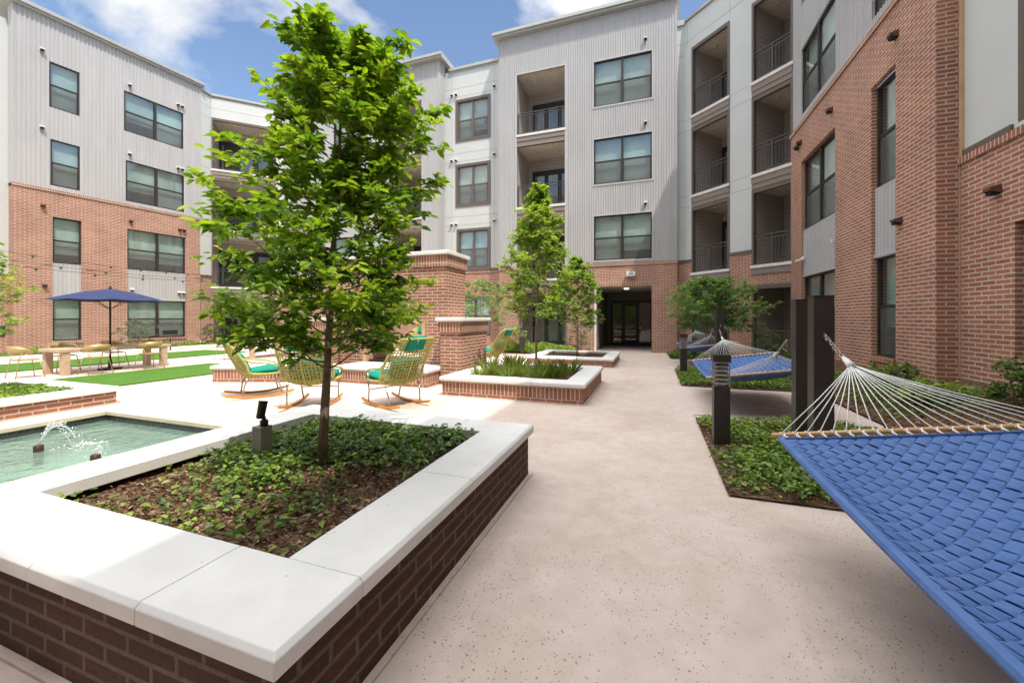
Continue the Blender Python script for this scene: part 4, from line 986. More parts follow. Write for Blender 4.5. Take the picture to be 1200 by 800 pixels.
def chips(poly, n, z, seed, mo=None):
    rs = np.random.RandomState(seed); x0, x1, y0, y1 = poly
    X = x0 + rs.rand(n) * (x1 - x0); Y = y0 + rs.rand(n) * (y1 - y0); Z = z + rs.rand(n) * 0.03
    if mo: Z += np.array([mo(a, b) for a, b in zip(X, Y)])
    ang = rs.rand(n) * 6.28; A = np.stack([np.cos(ang), np.sin(ang), rs.randn(n) * 0.35], 1); N = np.stack([rs.randn(n) * 0.6, rs.randn(n) * 0.6, np.ones(n)], 1)
    L = rs.uniform(0.012, 0.045, n)
    o = leaf_mesh('mulch', np.stack([X, Y, Z], 1), A, N, L, L * rs.uniform(0.25, 0.6, n), rs.rand(n) ** 1.5, 'chips', None, 0.3, 0.1)
    return tag(o, 'loose bark chips and dry leaves on the bed', 'mulch', None, 'stuff')
chips((-3.38, -1.48, 1.3, 3.26), 4500, 0.35, 1); chips((0.62, 3.0, 3.78, 6.48), 2600, 0.02, 2); chips((3.0, 4.25, 1.0, 15.0), 5200, 0.03, 3, mound); chips((0.62, 3.0, 9.5, 12.3), 900, 0.02, 4)
ground_cover('ground_cover', (-3.40, -1.47, 1.30, 3.28), 2300, 0.34, 0.042, 0.19, 11, 'trailing green ground cover in the nearest planter', 0.27, tint=(0.62, 0.30))
ground_cover('ground_cover', (-3.30, -1.50, 2.35, 3.28), 1800, 0.35, 0.048, 0.24, 12, 'thicker ground cover behind the tree trunk in the nearest planter', -0.05, tint=(0.32, 0.25))
ground_cover('ground_cover', (0.66, 2.95, 3.80, 6.46), 8200, 0.02, 0.050, 0.17, 13, 'leafy ground cover in the bed around the nearest bollard light', 0.12, tint=(0.6, 0.28))
ground_cover('ground_cover', (0.64, 2.95, 9.50, 12.35), 9000, 0.02, 0.05, 0.15, 14, 'leafy ground cover in the bed around the second bollard light', -0.4, tint=(0.55, 0.25))
ground_cover('ground_cover', (0.64, 2.95, 15.55, 17.8), 4000, 0.02, 0.06, 0.2, 15, 'leafy ground cover in the bed nearest the entrance', -0.4, tint=(0.5, 0.25))
ground_cover('ground_cover', (3.0, 4.2, 2.0, 15.2), 5200, 0.03, 0.05, 0.14, 16, 'sparse ground cover on the mulch slope under the right brick wall', 0.5, mound, tint=(0.45, 0.28))
ground_cover('ground_cover', (-11.3, -9.2, 1.7, 4.0), 6000, 0.22, 0.05, 0.14, 17, 'bright ground cover in the planter across the pool', -0.3, tint=(0.62, 0.2))
ground_cover('ground_cover', (-22.7, -21.25, 2, 14.6), 11000, 0.03, 0.07, 0.42, 18, 'bright green bedding strip along the left brick wall', -0.6, tint=(0.7, 0.2))
ground_cover('ground_cover', (-6.8, -3.1, 15.7, 18.0), 4500, 0.03, 0.08, 0.4, 19, 'green bedding by the patio railing under the grey building', -0.3, tint=(0.7, 0.2))

# ------------------------------------------------------------------ trees and shrubs
def tree(name, label, base, H, r0, prof, nb, ntw, nlf, ll, lw, mat, barkm, seed, lean=(0, 0), zc=0.25, cat='tree', stems=1, tint=(0.5, 0.22), droop=0.2, up=0.55, group=None, tipspread=0.05, vary=0.17):
    rs = np.random.RandomState(seed); B = Vector(base)
    par = empty(name, base, 0, label, cat, group); t = MB(); P = []; A = []; N = []; T = []
    tops = []
    for s in range(stems):
        aa = s * 6.28 / stems + rs.rand(); sp = 0 if stems == 1 else 1
        pts = []; k = 12
        for i in range(k + 1):
            f = i / k
            w_ = 0.035 * H * 0.25
            pts.append(B + Vector((lean[0] * f + sp * math.cos(aa) * (0.04 + 0.42 * prof(0.6) * f) + rs.randn() * w_ * (0.2 + f) * 0.35, lean[1] * f + sp * math.sin(aa) * (0.04 + 0.42 * prof(0.6) * f) + rs.randn() * w_ * (0.2 + f) * 0.35, H * 0.985 * f - (0.03 if i == 0 else 0))))
        t.tube(pts, [max(0.004, r0 * (1 - 0.93 * (i / k)) * (1.35 if i == 0 else rs.uniform(0.93, 1.08))) for i in range(k + 1)], 9); tops.append(pts)
    for i in range(nb):
        f = zc + (0.985 - zc) * ((i + rs.rand()) / nb); st = tops[i % stems]
        q = f * 12; a = int(min(q, 11)); p0 = st[a].lerp(st[a + 1], q - a)
        rad = prof(f) * max(0.35, min(1.12, rs.normal(0.9, vary)))
        az = i * 2.39996 + rs.randn() * 0.35; upl = up * rs.uniform(0.4, 1.3) + 0.25 * f
        e = p0 + Vector((math.cos(az) * rad, math.sin(az) * rad, rad * upl))
        if stems > 1: e = Vector((B.x + lean[0] * f, B.y + lean[1] * f, p0.z)) + Vector((math.cos(az) * rad, math.sin(az) * rad, rad * upl * 0.5))
        zmax = B.z + H * 0.99
        if e.z > zmax: e.z = zmax
        md = p0.lerp(e, 0.5) + Vector((rs.randn() * 0.05 * rad, rs.randn() * 0.05 * rad, -0.06 * rad))
        rb = max(0.0035, r0 * 0.30 * (1 - f * 0.75)); t.tube([p0, p0.lerp(md, 0.5) + Vector((0, 0, -0.02 * rad)), md, md.lerp(e, 0.55), e], [rb, rb * 0.8, rb * 0.6, rb * 0.45, rb * 0.25], 5)
        for w in range(ntw):
            g_ = rs.uniform(0.22, 1.0) ** 0.75; q0 = (p0.lerp(md, g_ * 2) if g_ < 0.5 else md.lerp(e, g_ * 2 - 1))
            tl = rs.uniform(0.5, 1.1) * (0.10 + 0.30 * rad)
            dr = Vector((math.cos(az) + rs.randn() * 0.9, math.sin(az) + rs.randn() * 0.9, rs.uniform(-0.35, 1.0))).normalized()
            q1 = q0 + dr * tl
            t.tube([q0, q0.lerp(q1, 0.5) + Vector((0, 0, 0.02 * tl)), q1], [0.0028, 0.0022, 0.0012], 3, caps=False)
            clump = rs.randn() * 0.20
            for l in range(nlf):
                h = rs.uniform(0.25, 1.05); pp = q0.lerp(q1, h)
                va = rs.rand() * 6.28
                sd = Vector((math.cos(va), math.sin(va), rs.uniform(-0.5, 0.4)))
                ad = (dr * rs.uniform(0.25, 0.9) + sd * 0.9).normalized()
                P.append(pp + Vector(rs.randn(3) * tipspread * 0.3)); A.append(ad); N.append((rs.randn() * 0.45, rs.randn() * 0.45, 1.0))
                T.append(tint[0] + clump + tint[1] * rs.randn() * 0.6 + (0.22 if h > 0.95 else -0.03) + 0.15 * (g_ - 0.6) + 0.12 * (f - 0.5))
    t.build('trunk', barkm, par)
    n = len(P); L = ll * rs.uniform(0.65, 1.25, n)
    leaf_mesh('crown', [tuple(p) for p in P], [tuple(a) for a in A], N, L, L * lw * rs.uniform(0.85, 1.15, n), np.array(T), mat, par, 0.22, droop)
    return par
def interp(tab):
    def f(x):
        for (a, b), (c, d) in zip(tab[:-1], tab[1:]):
            if x <= c: return b + (d - b) * max(0, (x - a)) / (c - a)
        return tab[-1][1]
    return f
# big tree: heights are fractions of 3.6 m above the soil
tree('broadleaf_tree', 'large leafy tree with glossy yellow green leaves growing in the nearest planter', (-2.42, 2.42, 0.34), 3.36, 0.036,
     interp([(0, 0.45), (0.2, 0.54), (0.30, 0.69), (0.45, 0.65), (0.62, 0.60), (0.8, 0.50), (0.9, 0.38), (1.0, 0.12)]), 80, 12, 17, 0.077, 0.46, 'leaf', 'bark', 21, (0.16, 0.10), 0.22, tint=(0.64, 0.30), up=0.5, vary=0.33)
tree('young_tree', 'slim young tree with a bright yellow green crown in the middle planter', (-2.36, 8.25, 0.26), 4.1, 0.03,
     interp([(0, 0.3), (0.3, 0.66), (0.42, 0.74), (0.6, 0.56), (0.8, 0.36), (1, 0.06)]), 70, 9, 14, 0.09, 0.45, 'leaf_pale', 'bark_pale', 22, (0.05, 0.0), 0.27, tint=(0.68, 0.25))
tree('young_tree', 'small pale green tree in the planter nearest the entrance', (-2.42, 13.55, 0.18), 3.35, 0.026,
     interp([(0, 0.3), (0.3, 0.74), (0.5, 0.8), (0.75, 0.5), (1, 0.08)]), 58, 9, 13, 0.10, 0.45, 'leaf_pale', 'bark_pale', 23, (0.0, 0.0), 0.28, tint=(0.35, 0.2))
tree('crape_myrtle', 'spreading multi stemmed small tree with feathery pale leaves beside the hammock posts', (1.9, 14.3, 0.02), 2.75, 0.028,
     interp([(0, 0.6), (0.3, 1.2), (0.6, 1.35), (0.85, 0.9), (1, 0.25)]), 84, 10, 14, 0.095, 0.40, 'leaf_crape', 'bark_pale', 24, (-0.1, 0.0), 0.38, stems=5, tint=(0.5, 0.2), up=0.3)
tree('crape_myrtle', 'multi stemmed small tree in front of the ground floor railing at the left corner', (-20.6, 15.4, 0.02), 2.9, 0.03,
     interp([(0, 0.6), (0.3, 1.2), (0.6, 1.5), (0.85, 1.0), (1, 0.3)]), 46, 8, 11, 0.11, 0.36, 'leaf_crape', 'bark_pale', 25, (0, 0), 0.42, stems=5, tint=(0.45, 0.2), up=0.3)
tree('crape_myrtle', 'pale green small tree behind the right side of the brick fireplace', (-6.7, 15.3, 0.02), 3.0, 0.028,
     interp([(0, 0.5), (0.3, 1.0), (0.6, 1.1), (0.85, 0.8), (1, 0.2)]), 44, 8, 11, 0.10, 0.36, 'leaf_crape', 'bark_pale', 26, (0, 0), 0.38, stems=4, tint=(0.55, 0.2), up=0.3)
tree('young_tree', 'light green tree cut by the left edge of the picture', (-10.55, 3.1, 0.2), 2.75, 0.03,
     interp([(0, 0.4), (0.3, 0.62), (0.5, 0.70), (0.75, 0.5), (1, 0.1)]), 44, 8, 12, 0.085, 0.36, 'leaf_pale', 'bark', 27, (0, 0), 0.28, tint=(0.75, 0.22))
def shrub(name, label, base, H, rad, n, ll, mat, seed, tint=(0.5, 0.2), lw=0.5):
    tree(name, label, base, H, 0.012, interp([(0, rad * 0.7), (0.4, rad), (0.75, rad * 0.8), (1, rad * 0.3)]), n, 5, 9, ll, lw, mat, 'bark', seed, (0, 0), 0.08, 'shrub', 3, tint, 0.15, 0.3)
shrub('round_shrub', 'grey green rounded shrub behind the umbrella table', (-21.9, 11.2, 0.03), 1.35, 0.75, 34, 0.07, 'leaf_grey', 31)
shrub('round_shrub', 'small dark shrub at the foot of the left corner', (-21.9, 14.6, 0.03), 1.1, 0.55, 26, 0.07, 'leaf_grey', 32, (0.2, 0.2))
shrub('round_shrub', 'grey leaved shrub beside the entrance corner', (-2.95, 17.2, 0.03), 1.35, 0.5, 30, 0.07, 'leaf_grey', 33, (0.6, 0.2))
shrub('round_shrub', 'spiky dark green shrub by the shaded patio railing', (3.3, 13.7, 0.05), 0.95, 0.5, 26, 0.09, 'leaf_ground', 34, (0.4, 0.2), 0.2)
shrub('round_shrub', 'dark leaved shrub under the brick wall at the right edge', (4.15, 6.45, 0.42), 0.55, 0.30, 22, 0.06, 'leaf_ground', 35, (0.3, 0.25))
shrub('round_shrub', 'bright green low shrub on the mulch near the brick corner', (3.75, 7.35, 0.30), 0.22, 0.32, 18, 0.07, 'leaf_pale', 36, (0.55, 0.2))
shrub('round_shrub', 'small green plant against the far brick pier behind the hammock', (3.95, 8.7, 0.36), 0.30, 0.25, 14, 0.06, 'leaf_ground', 37, (0.6, 0.2))
shrub('round_shrub', 'loose green shrub beyond the middle planter', (-5.6, 16.2, 0.03), 1.0, 0.6, 30, 0.09, 'leaf_pale', 38, (0.6, 0.2))

def grass_clump(label, x, y, z, n, h, seed, tint):
    n = int(n * 0.75); rs = np.random.RandomState(seed); par = empty('grass_clump', (x, y, z), 0, label, 'grass', 'grass tufts in the middle planter')
    P = []; A = []; N = []; L = []; Wd = []; T = []
    for i in range(n):
        a = rs.rand() * 6.28; r = rs.rand() ** 0.5 * 0.10; el = rs.uniform(0.95, 1.52); p0 = np.array([x + math.cos(a) * r, y + math.sin(a) * r, z])
        a2 = a + rs.randn() * 0.5; d = np.array([math.cos(a2) * math.cos(el), math.sin(a2) * math.cos(el), math.sin(el)]); l = h * rs.uniform(0.55, 1.1)
        nn = np.cross(d, [-math.sin(a2), math.cos(a2), 0]); tt = tint + 0.18 + rs.randn() * 0.22
        P.append(p0); A.append(d); N.append(nn); L.append(l); Wd.append(0.0075); T.append(tt)
    leaf_mesh('blades', P, A, N, L, Wd, np.array(T), 'grassblade', par, 0.15, 0.13)
gsp = [(-3.25, 7.35, .8), (-2.95, 7.6, .75), (-3.3, 7.9, .7), (-2.7, 7.3, .45), (-2.4, 7.55, .7), (-2.1, 7.3, .45), (-1.95, 7.65, .3), (-1.75, 7.9, .35), (-2.7, 8.0, .6), (-2.0, 8.2, .4), (-1.7, 8.6, .35), (-3.0, 8.6, .6), (-2.3, 8.8, .5), (-3.2, 9.0, .6)]
look = ['yellow green grass tuft at the front left of the middle planter', 'tall lime grass tuft second from the left in the middle planter', 'lime grass tuft beside the left cap of the middle planter', 'green grass tuft at the front centre of the middle planter', 'bright grass tuft in front of the young tree trunk', 'green grass tuft right of the young tree trunk near the front cap', 'dark green grass tuft on the right front of the middle planter', 'dark grass tuft at the right side of the middle planter', 'grass tuft left of the young tree trunk', 'grass tuft just right of the young tree trunk', 'dark grass tuft at the right rear of the middle planter', 'pale grass tuft at the left rear of the middle planter', 'grass tuft behind the young tree trunk', 'grass tuft in the rear left corner of the middle planter']
for i, ((x, y, tn), lb) in enumerate(zip(gsp, look)): grass_clump(lb, x, y, 0.27, 90, 0.34 + 0.06 * (i % 3), 60 + i, tn)

# boulder by the far shrubs
b = MB(); rs = np.random.RandomState(5); prof = [(0.05, 0.0), (0.36, 0.02), (0.42, 0.14), (0.34, 0.3), (0.16, 0.38), (0.02, 0.40)]
b.lathe(prof, 12, (0, 0)); b.v = [Vector((v.x * 1.2 + rs.randn() * 0.025 - 6.0, v.y + rs.randn() * 0.025 + 14.2, v.z + rs.randn() * 0.012)) for v in b.v]
tag(b.build('boulder', 'boulder'), 'pinkish boulder on the ground behind the brick side wall', 'rock')

# ------------------------------------------------------------------ lights, posts
def bollard(label, x, y, mat='bronze'):
    par = empty('bollard_light', (x, y, 0), 0, label, 'bollard light', 'square bollard lights along the path'); h = 0.085
    b = MB(); b.box(x - h, x + h, y - h, y + h, 0.0, 0.70); b.build('post', mat, par, bevel=0.004)
    b = MB(); b.box(x - h - 0.008, x + h + 0.008, y - h - 0.008, y + h + 0.008, 0.985, 1.07); b.build('cap', mat, par, bevel=0.004)
    b = MB(); b.box(x - 0.045, x + 0.045, y - 0.045, y + 0.045, 0.70, 0.986); b.build('lamp_lens', 'lens', par)
    b = MB()
    for i in range(5):
        z = 0.735 + i * 0.05
        b.add([(x - h, y - h, z), (x + h, y - h, z), (x + h, y + h, z), (x - h, y + h, z), (x - 0.05, y - 0.05, z + 0.028), (x + 0.05, y - 0.05, z + 0.028), (x + 0.05, y + 0.05, z + 0.028), (x - 0.05, y + 0.05, z + 0.028)],
              [(0, 3, 2, 1), (0, 1, 5, 4), (1, 2, 6, 5), (2, 3, 7, 6), (3, 0, 4, 7), (4, 5, 6, 7)])
    for sx in (-1, 1):
        for sy in (-1, 1): b.box(x + sx * (h - 0.008) - 0.007, x + sx * (h - 0.008) + 0.007, y + sy * (h - 0.008) - 0.007, y + sy * (h - 0.008) + 0.007, 0.70, 0.986)
    b.build('louvre', 'steel', par)
bollard('dark square bollard light with a louvred head, nearest to the camera in the right bed', 0.76, 5.23)
bollard('dark square bollard light further along the path beside the second bed', 0.76, 11.19)
bollard('brown square bollard light left of the young tree, near the ground floor railing', -5.1, 15.75, 'bronze2')

def hpost(label, x, y, h=0.08):
    par = empty('hammock_post', (x, y, 0), 0, label, 'post', 'dark square hammock posts')
    b = MB(); b.box(x - h, x + h, y - h, y + h, 0, 1.695); b.build('shaft', 'bronze2', par, bevel=0.004)
    b = MB(); b.box(x - h - 0.05, x + h + 0.05, y - h - 0.05, y + h + 0.05, 0.012, 0.03)
    for sx in (-1, 1):
        for sy in (-1, 1): b.lathe([(0.012, 0.03), (0.012, 0.042), (0.006, 0.045)], 6, (x + sx * (h + 0.03), y + sy * (h + 0.03)))
    b.build('base_plate', 'bronze', par)
    b = MB(); b.box(x - h - 0.004, x + h + 0.004, y - h - 0.004, y + h + 0.004, 1.6955, 1.705); b.build('cap_plate', 'bronze', par)
    b = MB(); s_ = -1 if (round((y - 4.49) / 5.96, 2) % 1) < 0.1 else 1
    b.tube([(x, y + s_ * h, 1.32), (x, y + s_ * (h + 0.035), 1.32), (x, y + s_ * (h + 0.045), 1.30), (x, y + s_ * (h + 0.03), 1.285)], 0.008, 6); b.build('eye_bolt', 'steel', par)
for i, (y, lb) in enumerate(((4.49, 'front post of the nearest pair of dark hammock posts'), (5.34, 'rear post of the nearest pair of dark hammock posts'), (10.45, 'front post of the second pair of dark hammock posts'), (11.30, 'rear post of the second pair of dark hammock posts'), (16.41, 'dark hammock post furthest away, beyond the small feathery tree'), (-0.62, 'dark hammock post at the near end of the closest hammock, outside the picture'))): hpost(lb, 1.49 if i in (0, 2, 4) else 1.595, y)

# planter spotlight and junction cover
sp = empty('spotlight', (-2.93, 2.33, 0.34), 0, 'black tree spotlight on a weathered grey post in the nearest planter', 'spotlight')
b = MB(); x, y = -2.93, 2.33; b.box(x - 0.05, x + 0.05, y - 0.05, y + 0.05, 0.33, 0.64); b.build('post', 'stonegrey', sp, bevel=0.005)
b = MB(); b.lathe([(0.03, 0.64), (0.03, 0.685), (0.018, 0.69)], 10, (x + 0.02, y)); b.tube([(x + 0.02, y, 0.69), (x + 0.012, y, 0.72)], 0.014, 8); b.build('knuckle', 'black', sp)
b = MB(); a0 = Vector((x + 0.0, y - 0.02, 0.70)); a1 = Vector((x + 0.0, y + 0.01, 0.835)); b.tube([a0, a0.lerp(a1, 0.08), a0.lerp(a1, 0.9), a1], [0.022, 0.031, 0.033, 0.036], 14); b.build('lamp_head', 'black', sp)
b = MB(); b.lathe([(0.075, 0.35), (0.07, 0.365), (0.05, 0.37), (0.045, 0.41), (0.03, 0.415)], 12, (-2.76, 2.22)); tag(b.build('ground_light', 'black'), 'black well light half buried in mulch next to the planter spotlight', 'light')

# ------------------------------------------------------------------ hammocks
def make_hammock(label, loc, roll):
    par = empty('hammock', loc, 0, label, 'hammock', 'blue woven hammocks')
    par.rotation_euler = (0, roll, 0)
    HW, HL, SG = 0.735, 1.22, 0.20
    cr, sr = math.cos(roll), math.sin(roll)
    def surf(x, y): return -SG * max(0, 1 - abs(x / 0.74) ** 3.2) * max(0, 1 - abs(y / 1.25) ** 2.2) - 0.03 * max(0, 1 - (y / 1.25) ** 2)
    def local(mb, name, mat, **k):
        o = mb.build(name, mat, None, recalc=False, **k); o.parent = par; return o
    jr = random.Random(11); f = MB(); s = 0.053; hw = 0.0263; a_ = 0.0068; q = 1 / math.sqrt(2)
    for fam in (0, 1):
        e1 = (q, q) if fam == 0 else (q, -q); e2 = (q, -q) if fam == 0 else (q, q)
        nmax = int((HW + HL) * q / s) + 1
        for i in range(-nmax, nmax + 1):
            c = i * s + jr.uniform(-0.0012, 0.0012); aj = a_ * jr.uniform(0.8, 1.25); tw = jr.uniform(-0.0018, 0.0018)
            # clip the strap's centre line to the bed
            lo, hi = -9, 9
            for comp, lim in ((0, HW), (1, HL)):
                o_ = c * e2[comp]; d_ = e1[comp]; t0, t1 = sorted(((-lim - o_) / d_, (lim - o_) / d_)); lo, hi = max(lo, t0), min(hi, t1)
            if hi - lo < 0.03: continue
            n = max(2, int((hi - lo) / (s / 6))); vs = []; fs = []
            for k in range(n + 1):
                t = lo + (hi - lo) * k / n
                h = aj * math.tanh(2.6 * math.cos(math.pi * (t / s + i))) * (1 if fam == 0 else -1)
                for j, (w, dz) in enumerate(((-hw, -0.002), (-hw * 0.8, 0.0), (hw * 0.8, 0.0), (hw, -0.002))):
                    x = c * e2[0] + t * e1[0] + w * e2[0]; y = c * e2[1] + t * e1[1] + w * e2[1]
                    x = max(-HW - 0.005, min(HW + 0.005, x)); y = max(-HL - 0.005, min(HL + 0.005, y))
                    vs.append((x, y, surf(x, y) + h + dz + tw * w / hw + 0.004 * math.sin(7 * x + 3 * y) * math.sin(5 * y)))
            for k in range(n):
                for j in range(3): fs.append((k * 4 + j, k * 4 + j + 1, k * 4 + j + 5, k * 4 + j + 4))
            f.add(vs, fs, 0, True)
    bed_ = local(f, 'woven_bed', 'fabric')
    md = bed_.modifiers.new('thickness', 'SOLIDIFY'); md.thickness = 0.004; md.offset = -1
    e = MB()
    for sx in (-1, 1):
        vs = []; fs = []; n = 40
        for k in range(n + 1):
            y = -HL - 0.01 + (2 * HL + 0.02) * k / n; x = sx * HW; z = surf(x, y)
            for dx_, dz in ((-0.016, 0.016), (0.010, 0.016), (0.018, 0.002), (0.014, -0.015), (-0.012, -0.015)): vs.append((x + sx * dx_, y, z + dz))
        for k in range(n):
            for j in range(5): fs.append((k * 5 + j, k * 5 + (j + 1) % 5, k * 5 + 5 + (j + 1) % 5, k * 5 + 5 + j))
        e.add(vs, fs, 0, False)
    for sy in (-1, 1):
        vs = []; n = 24; fs = []
        for k in range(n + 1):
            x = -HW + 2 * HW * k / n; y = sy * HL; z = surf(x, y)
            for dy_, dz in ((-0.014, 0.015), (0.016, 0.010), (0.016, -0.012), (-0.014, -0.014)): vs.append((x, y + sy * dy_, z + dz))
        for k in range(n):
            for j in range(4): fs.append((k * 4 + j, k * 4 + (j + 1) % 4, k * 4 + 4 + (j + 1) % 4, k * 4 + 4 + j))
        e.add(vs, fs, 0, False)
    local(e, 'hem', 'fabric')
    yb = 1.275
    ring = {}
    for sy in (-1, 1):
        b = MB(); b.tube([(-0.775, sy * yb, 0.012), (-0.77, sy * yb, 0.012), (0.77, sy * yb, 0.012), (0.775, sy * yb, 0.012)], [0.011, 0.016, 0.016, 0.011], 10); local(b, 'spreader_bar', 'oak')
        # the ring hangs on the posts' line whatever the roll of the bed
        rw = Vector((-0.06, sy * 2.12, 0.375)); rg = Vector((rw.x * cr - rw.z * sr, rw.y, rw.x * sr + rw.z * cr)); 
        c0 = rg; c1 = Vector((rg.x * 0.8, sy * 1.99, rg.z * 0.84))
        r = MB(); rr = random.Random(3 + sy); nr = 21
        r.tube([c0, c0.lerp(c1, 0.25), c0.lerp(c1, 0.6), c1], [0.012, 0.020, 0.026, 0.030], 8)
        for k in range(nr):
            x = -0.72 + 1.44 * k / (nr - 1); st = c1 + Vector(((k / (nr - 1) - 0.5) * 0.05, 0, rr.uniform(-.01, .01)))
            en = Vector((x, sy * (yb - 0.012), 0.024)); mid = st.lerp(en, 0.5) + Vector((0, 0, -0.012))
            r.tube([st, mid, en, Vector((x, sy * yb, -0.006))], 0.0038, 5)
            # knotted loops between the bar and the bed
            zs = surf(x, sy * HL)
            r.tube([(x - 0.004, sy * (yb + 0.012), 0.0), (x + 0.012, sy * (yb - 0.02), 0.02), (x + 0.022, sy * (HL + 0.005), zs + 0.014), (x + 0.018, sy * (HL - 0.012), zs + 0.002)], 0.0042, 5)
            r.tube([(x + 0.026, sy * (yb - 0.005), 0.028), (x + 0.006, sy * (HL + 0.02), 0.012), (x + 0.020, sy * (HL - 0.004), zs + 0.012)], 0.0036, 5)
            r.tube([(x - 0.006, sy * (yb + 0.019), 0.012), (x - 0.002, sy * yb, 0.031), (x + 0.004, sy * (yb - 0.019), 0.012)], 0.0042, 5)
        local(r, 'suspension_rope', 'rope')
        ch = MB(); hk = Vector((-0.06, sy * 2.49, 0.545)); hk = Vector((hk.x * cr - hk.z * sr, hk.y, hk.x * sr + hk.z * cr)); nl = 8
        for k in range(nl):
            p0 = hk.lerp(c0, k / nl); p1 = hk.lerp(c0, (k + 1) / nl); d = (p1 - p0); sd = Vector((1, 0, 0)) if k % 2 else d.cross(Vector((1, 0, 0))).normalized()
            L = d.length * 0.68; d = d.normalized(); ce = (p0 + p1) / 2
            ch.tube([ce + d * (L * math.cos(a)) + sd * (0.014 * math.sin(a)) for a in [2 * math.pi * u / 10 for u in range(10)]], 0.0045, 5, closed=True)
        ch.tube([hk + Vector((0, 0, 0.0)), hk.lerp(c0, 0.3) + Vector((0.03, 0, -0.05)), hk.lerp(c0, 0.25) + Vector((0.02, 0, -0.10)), hk.lerp(c0, 0.45) + Vector((0.0, 0, -0.03))], 0.008, 6)
        local(ch, 'chain', 'steel')
    return par
h1 = make_hammock('blue woven hammock filling the right foreground, hung from the nearest dark post', (1.53, 1.85, 0.80), R(-8))
h2 = copy_tree(h1); h2.location = (1.53, 7.90, 0.69); h2['label'] = 'blue woven hammock in the middle, hung between the two pairs of dark posts'
h3 = copy_tree(h1); h3.location = (1.53, 13.86, 0.69); h3['label'] = 'smallest and furthest blue woven hammock, hung behind the second bollard light'

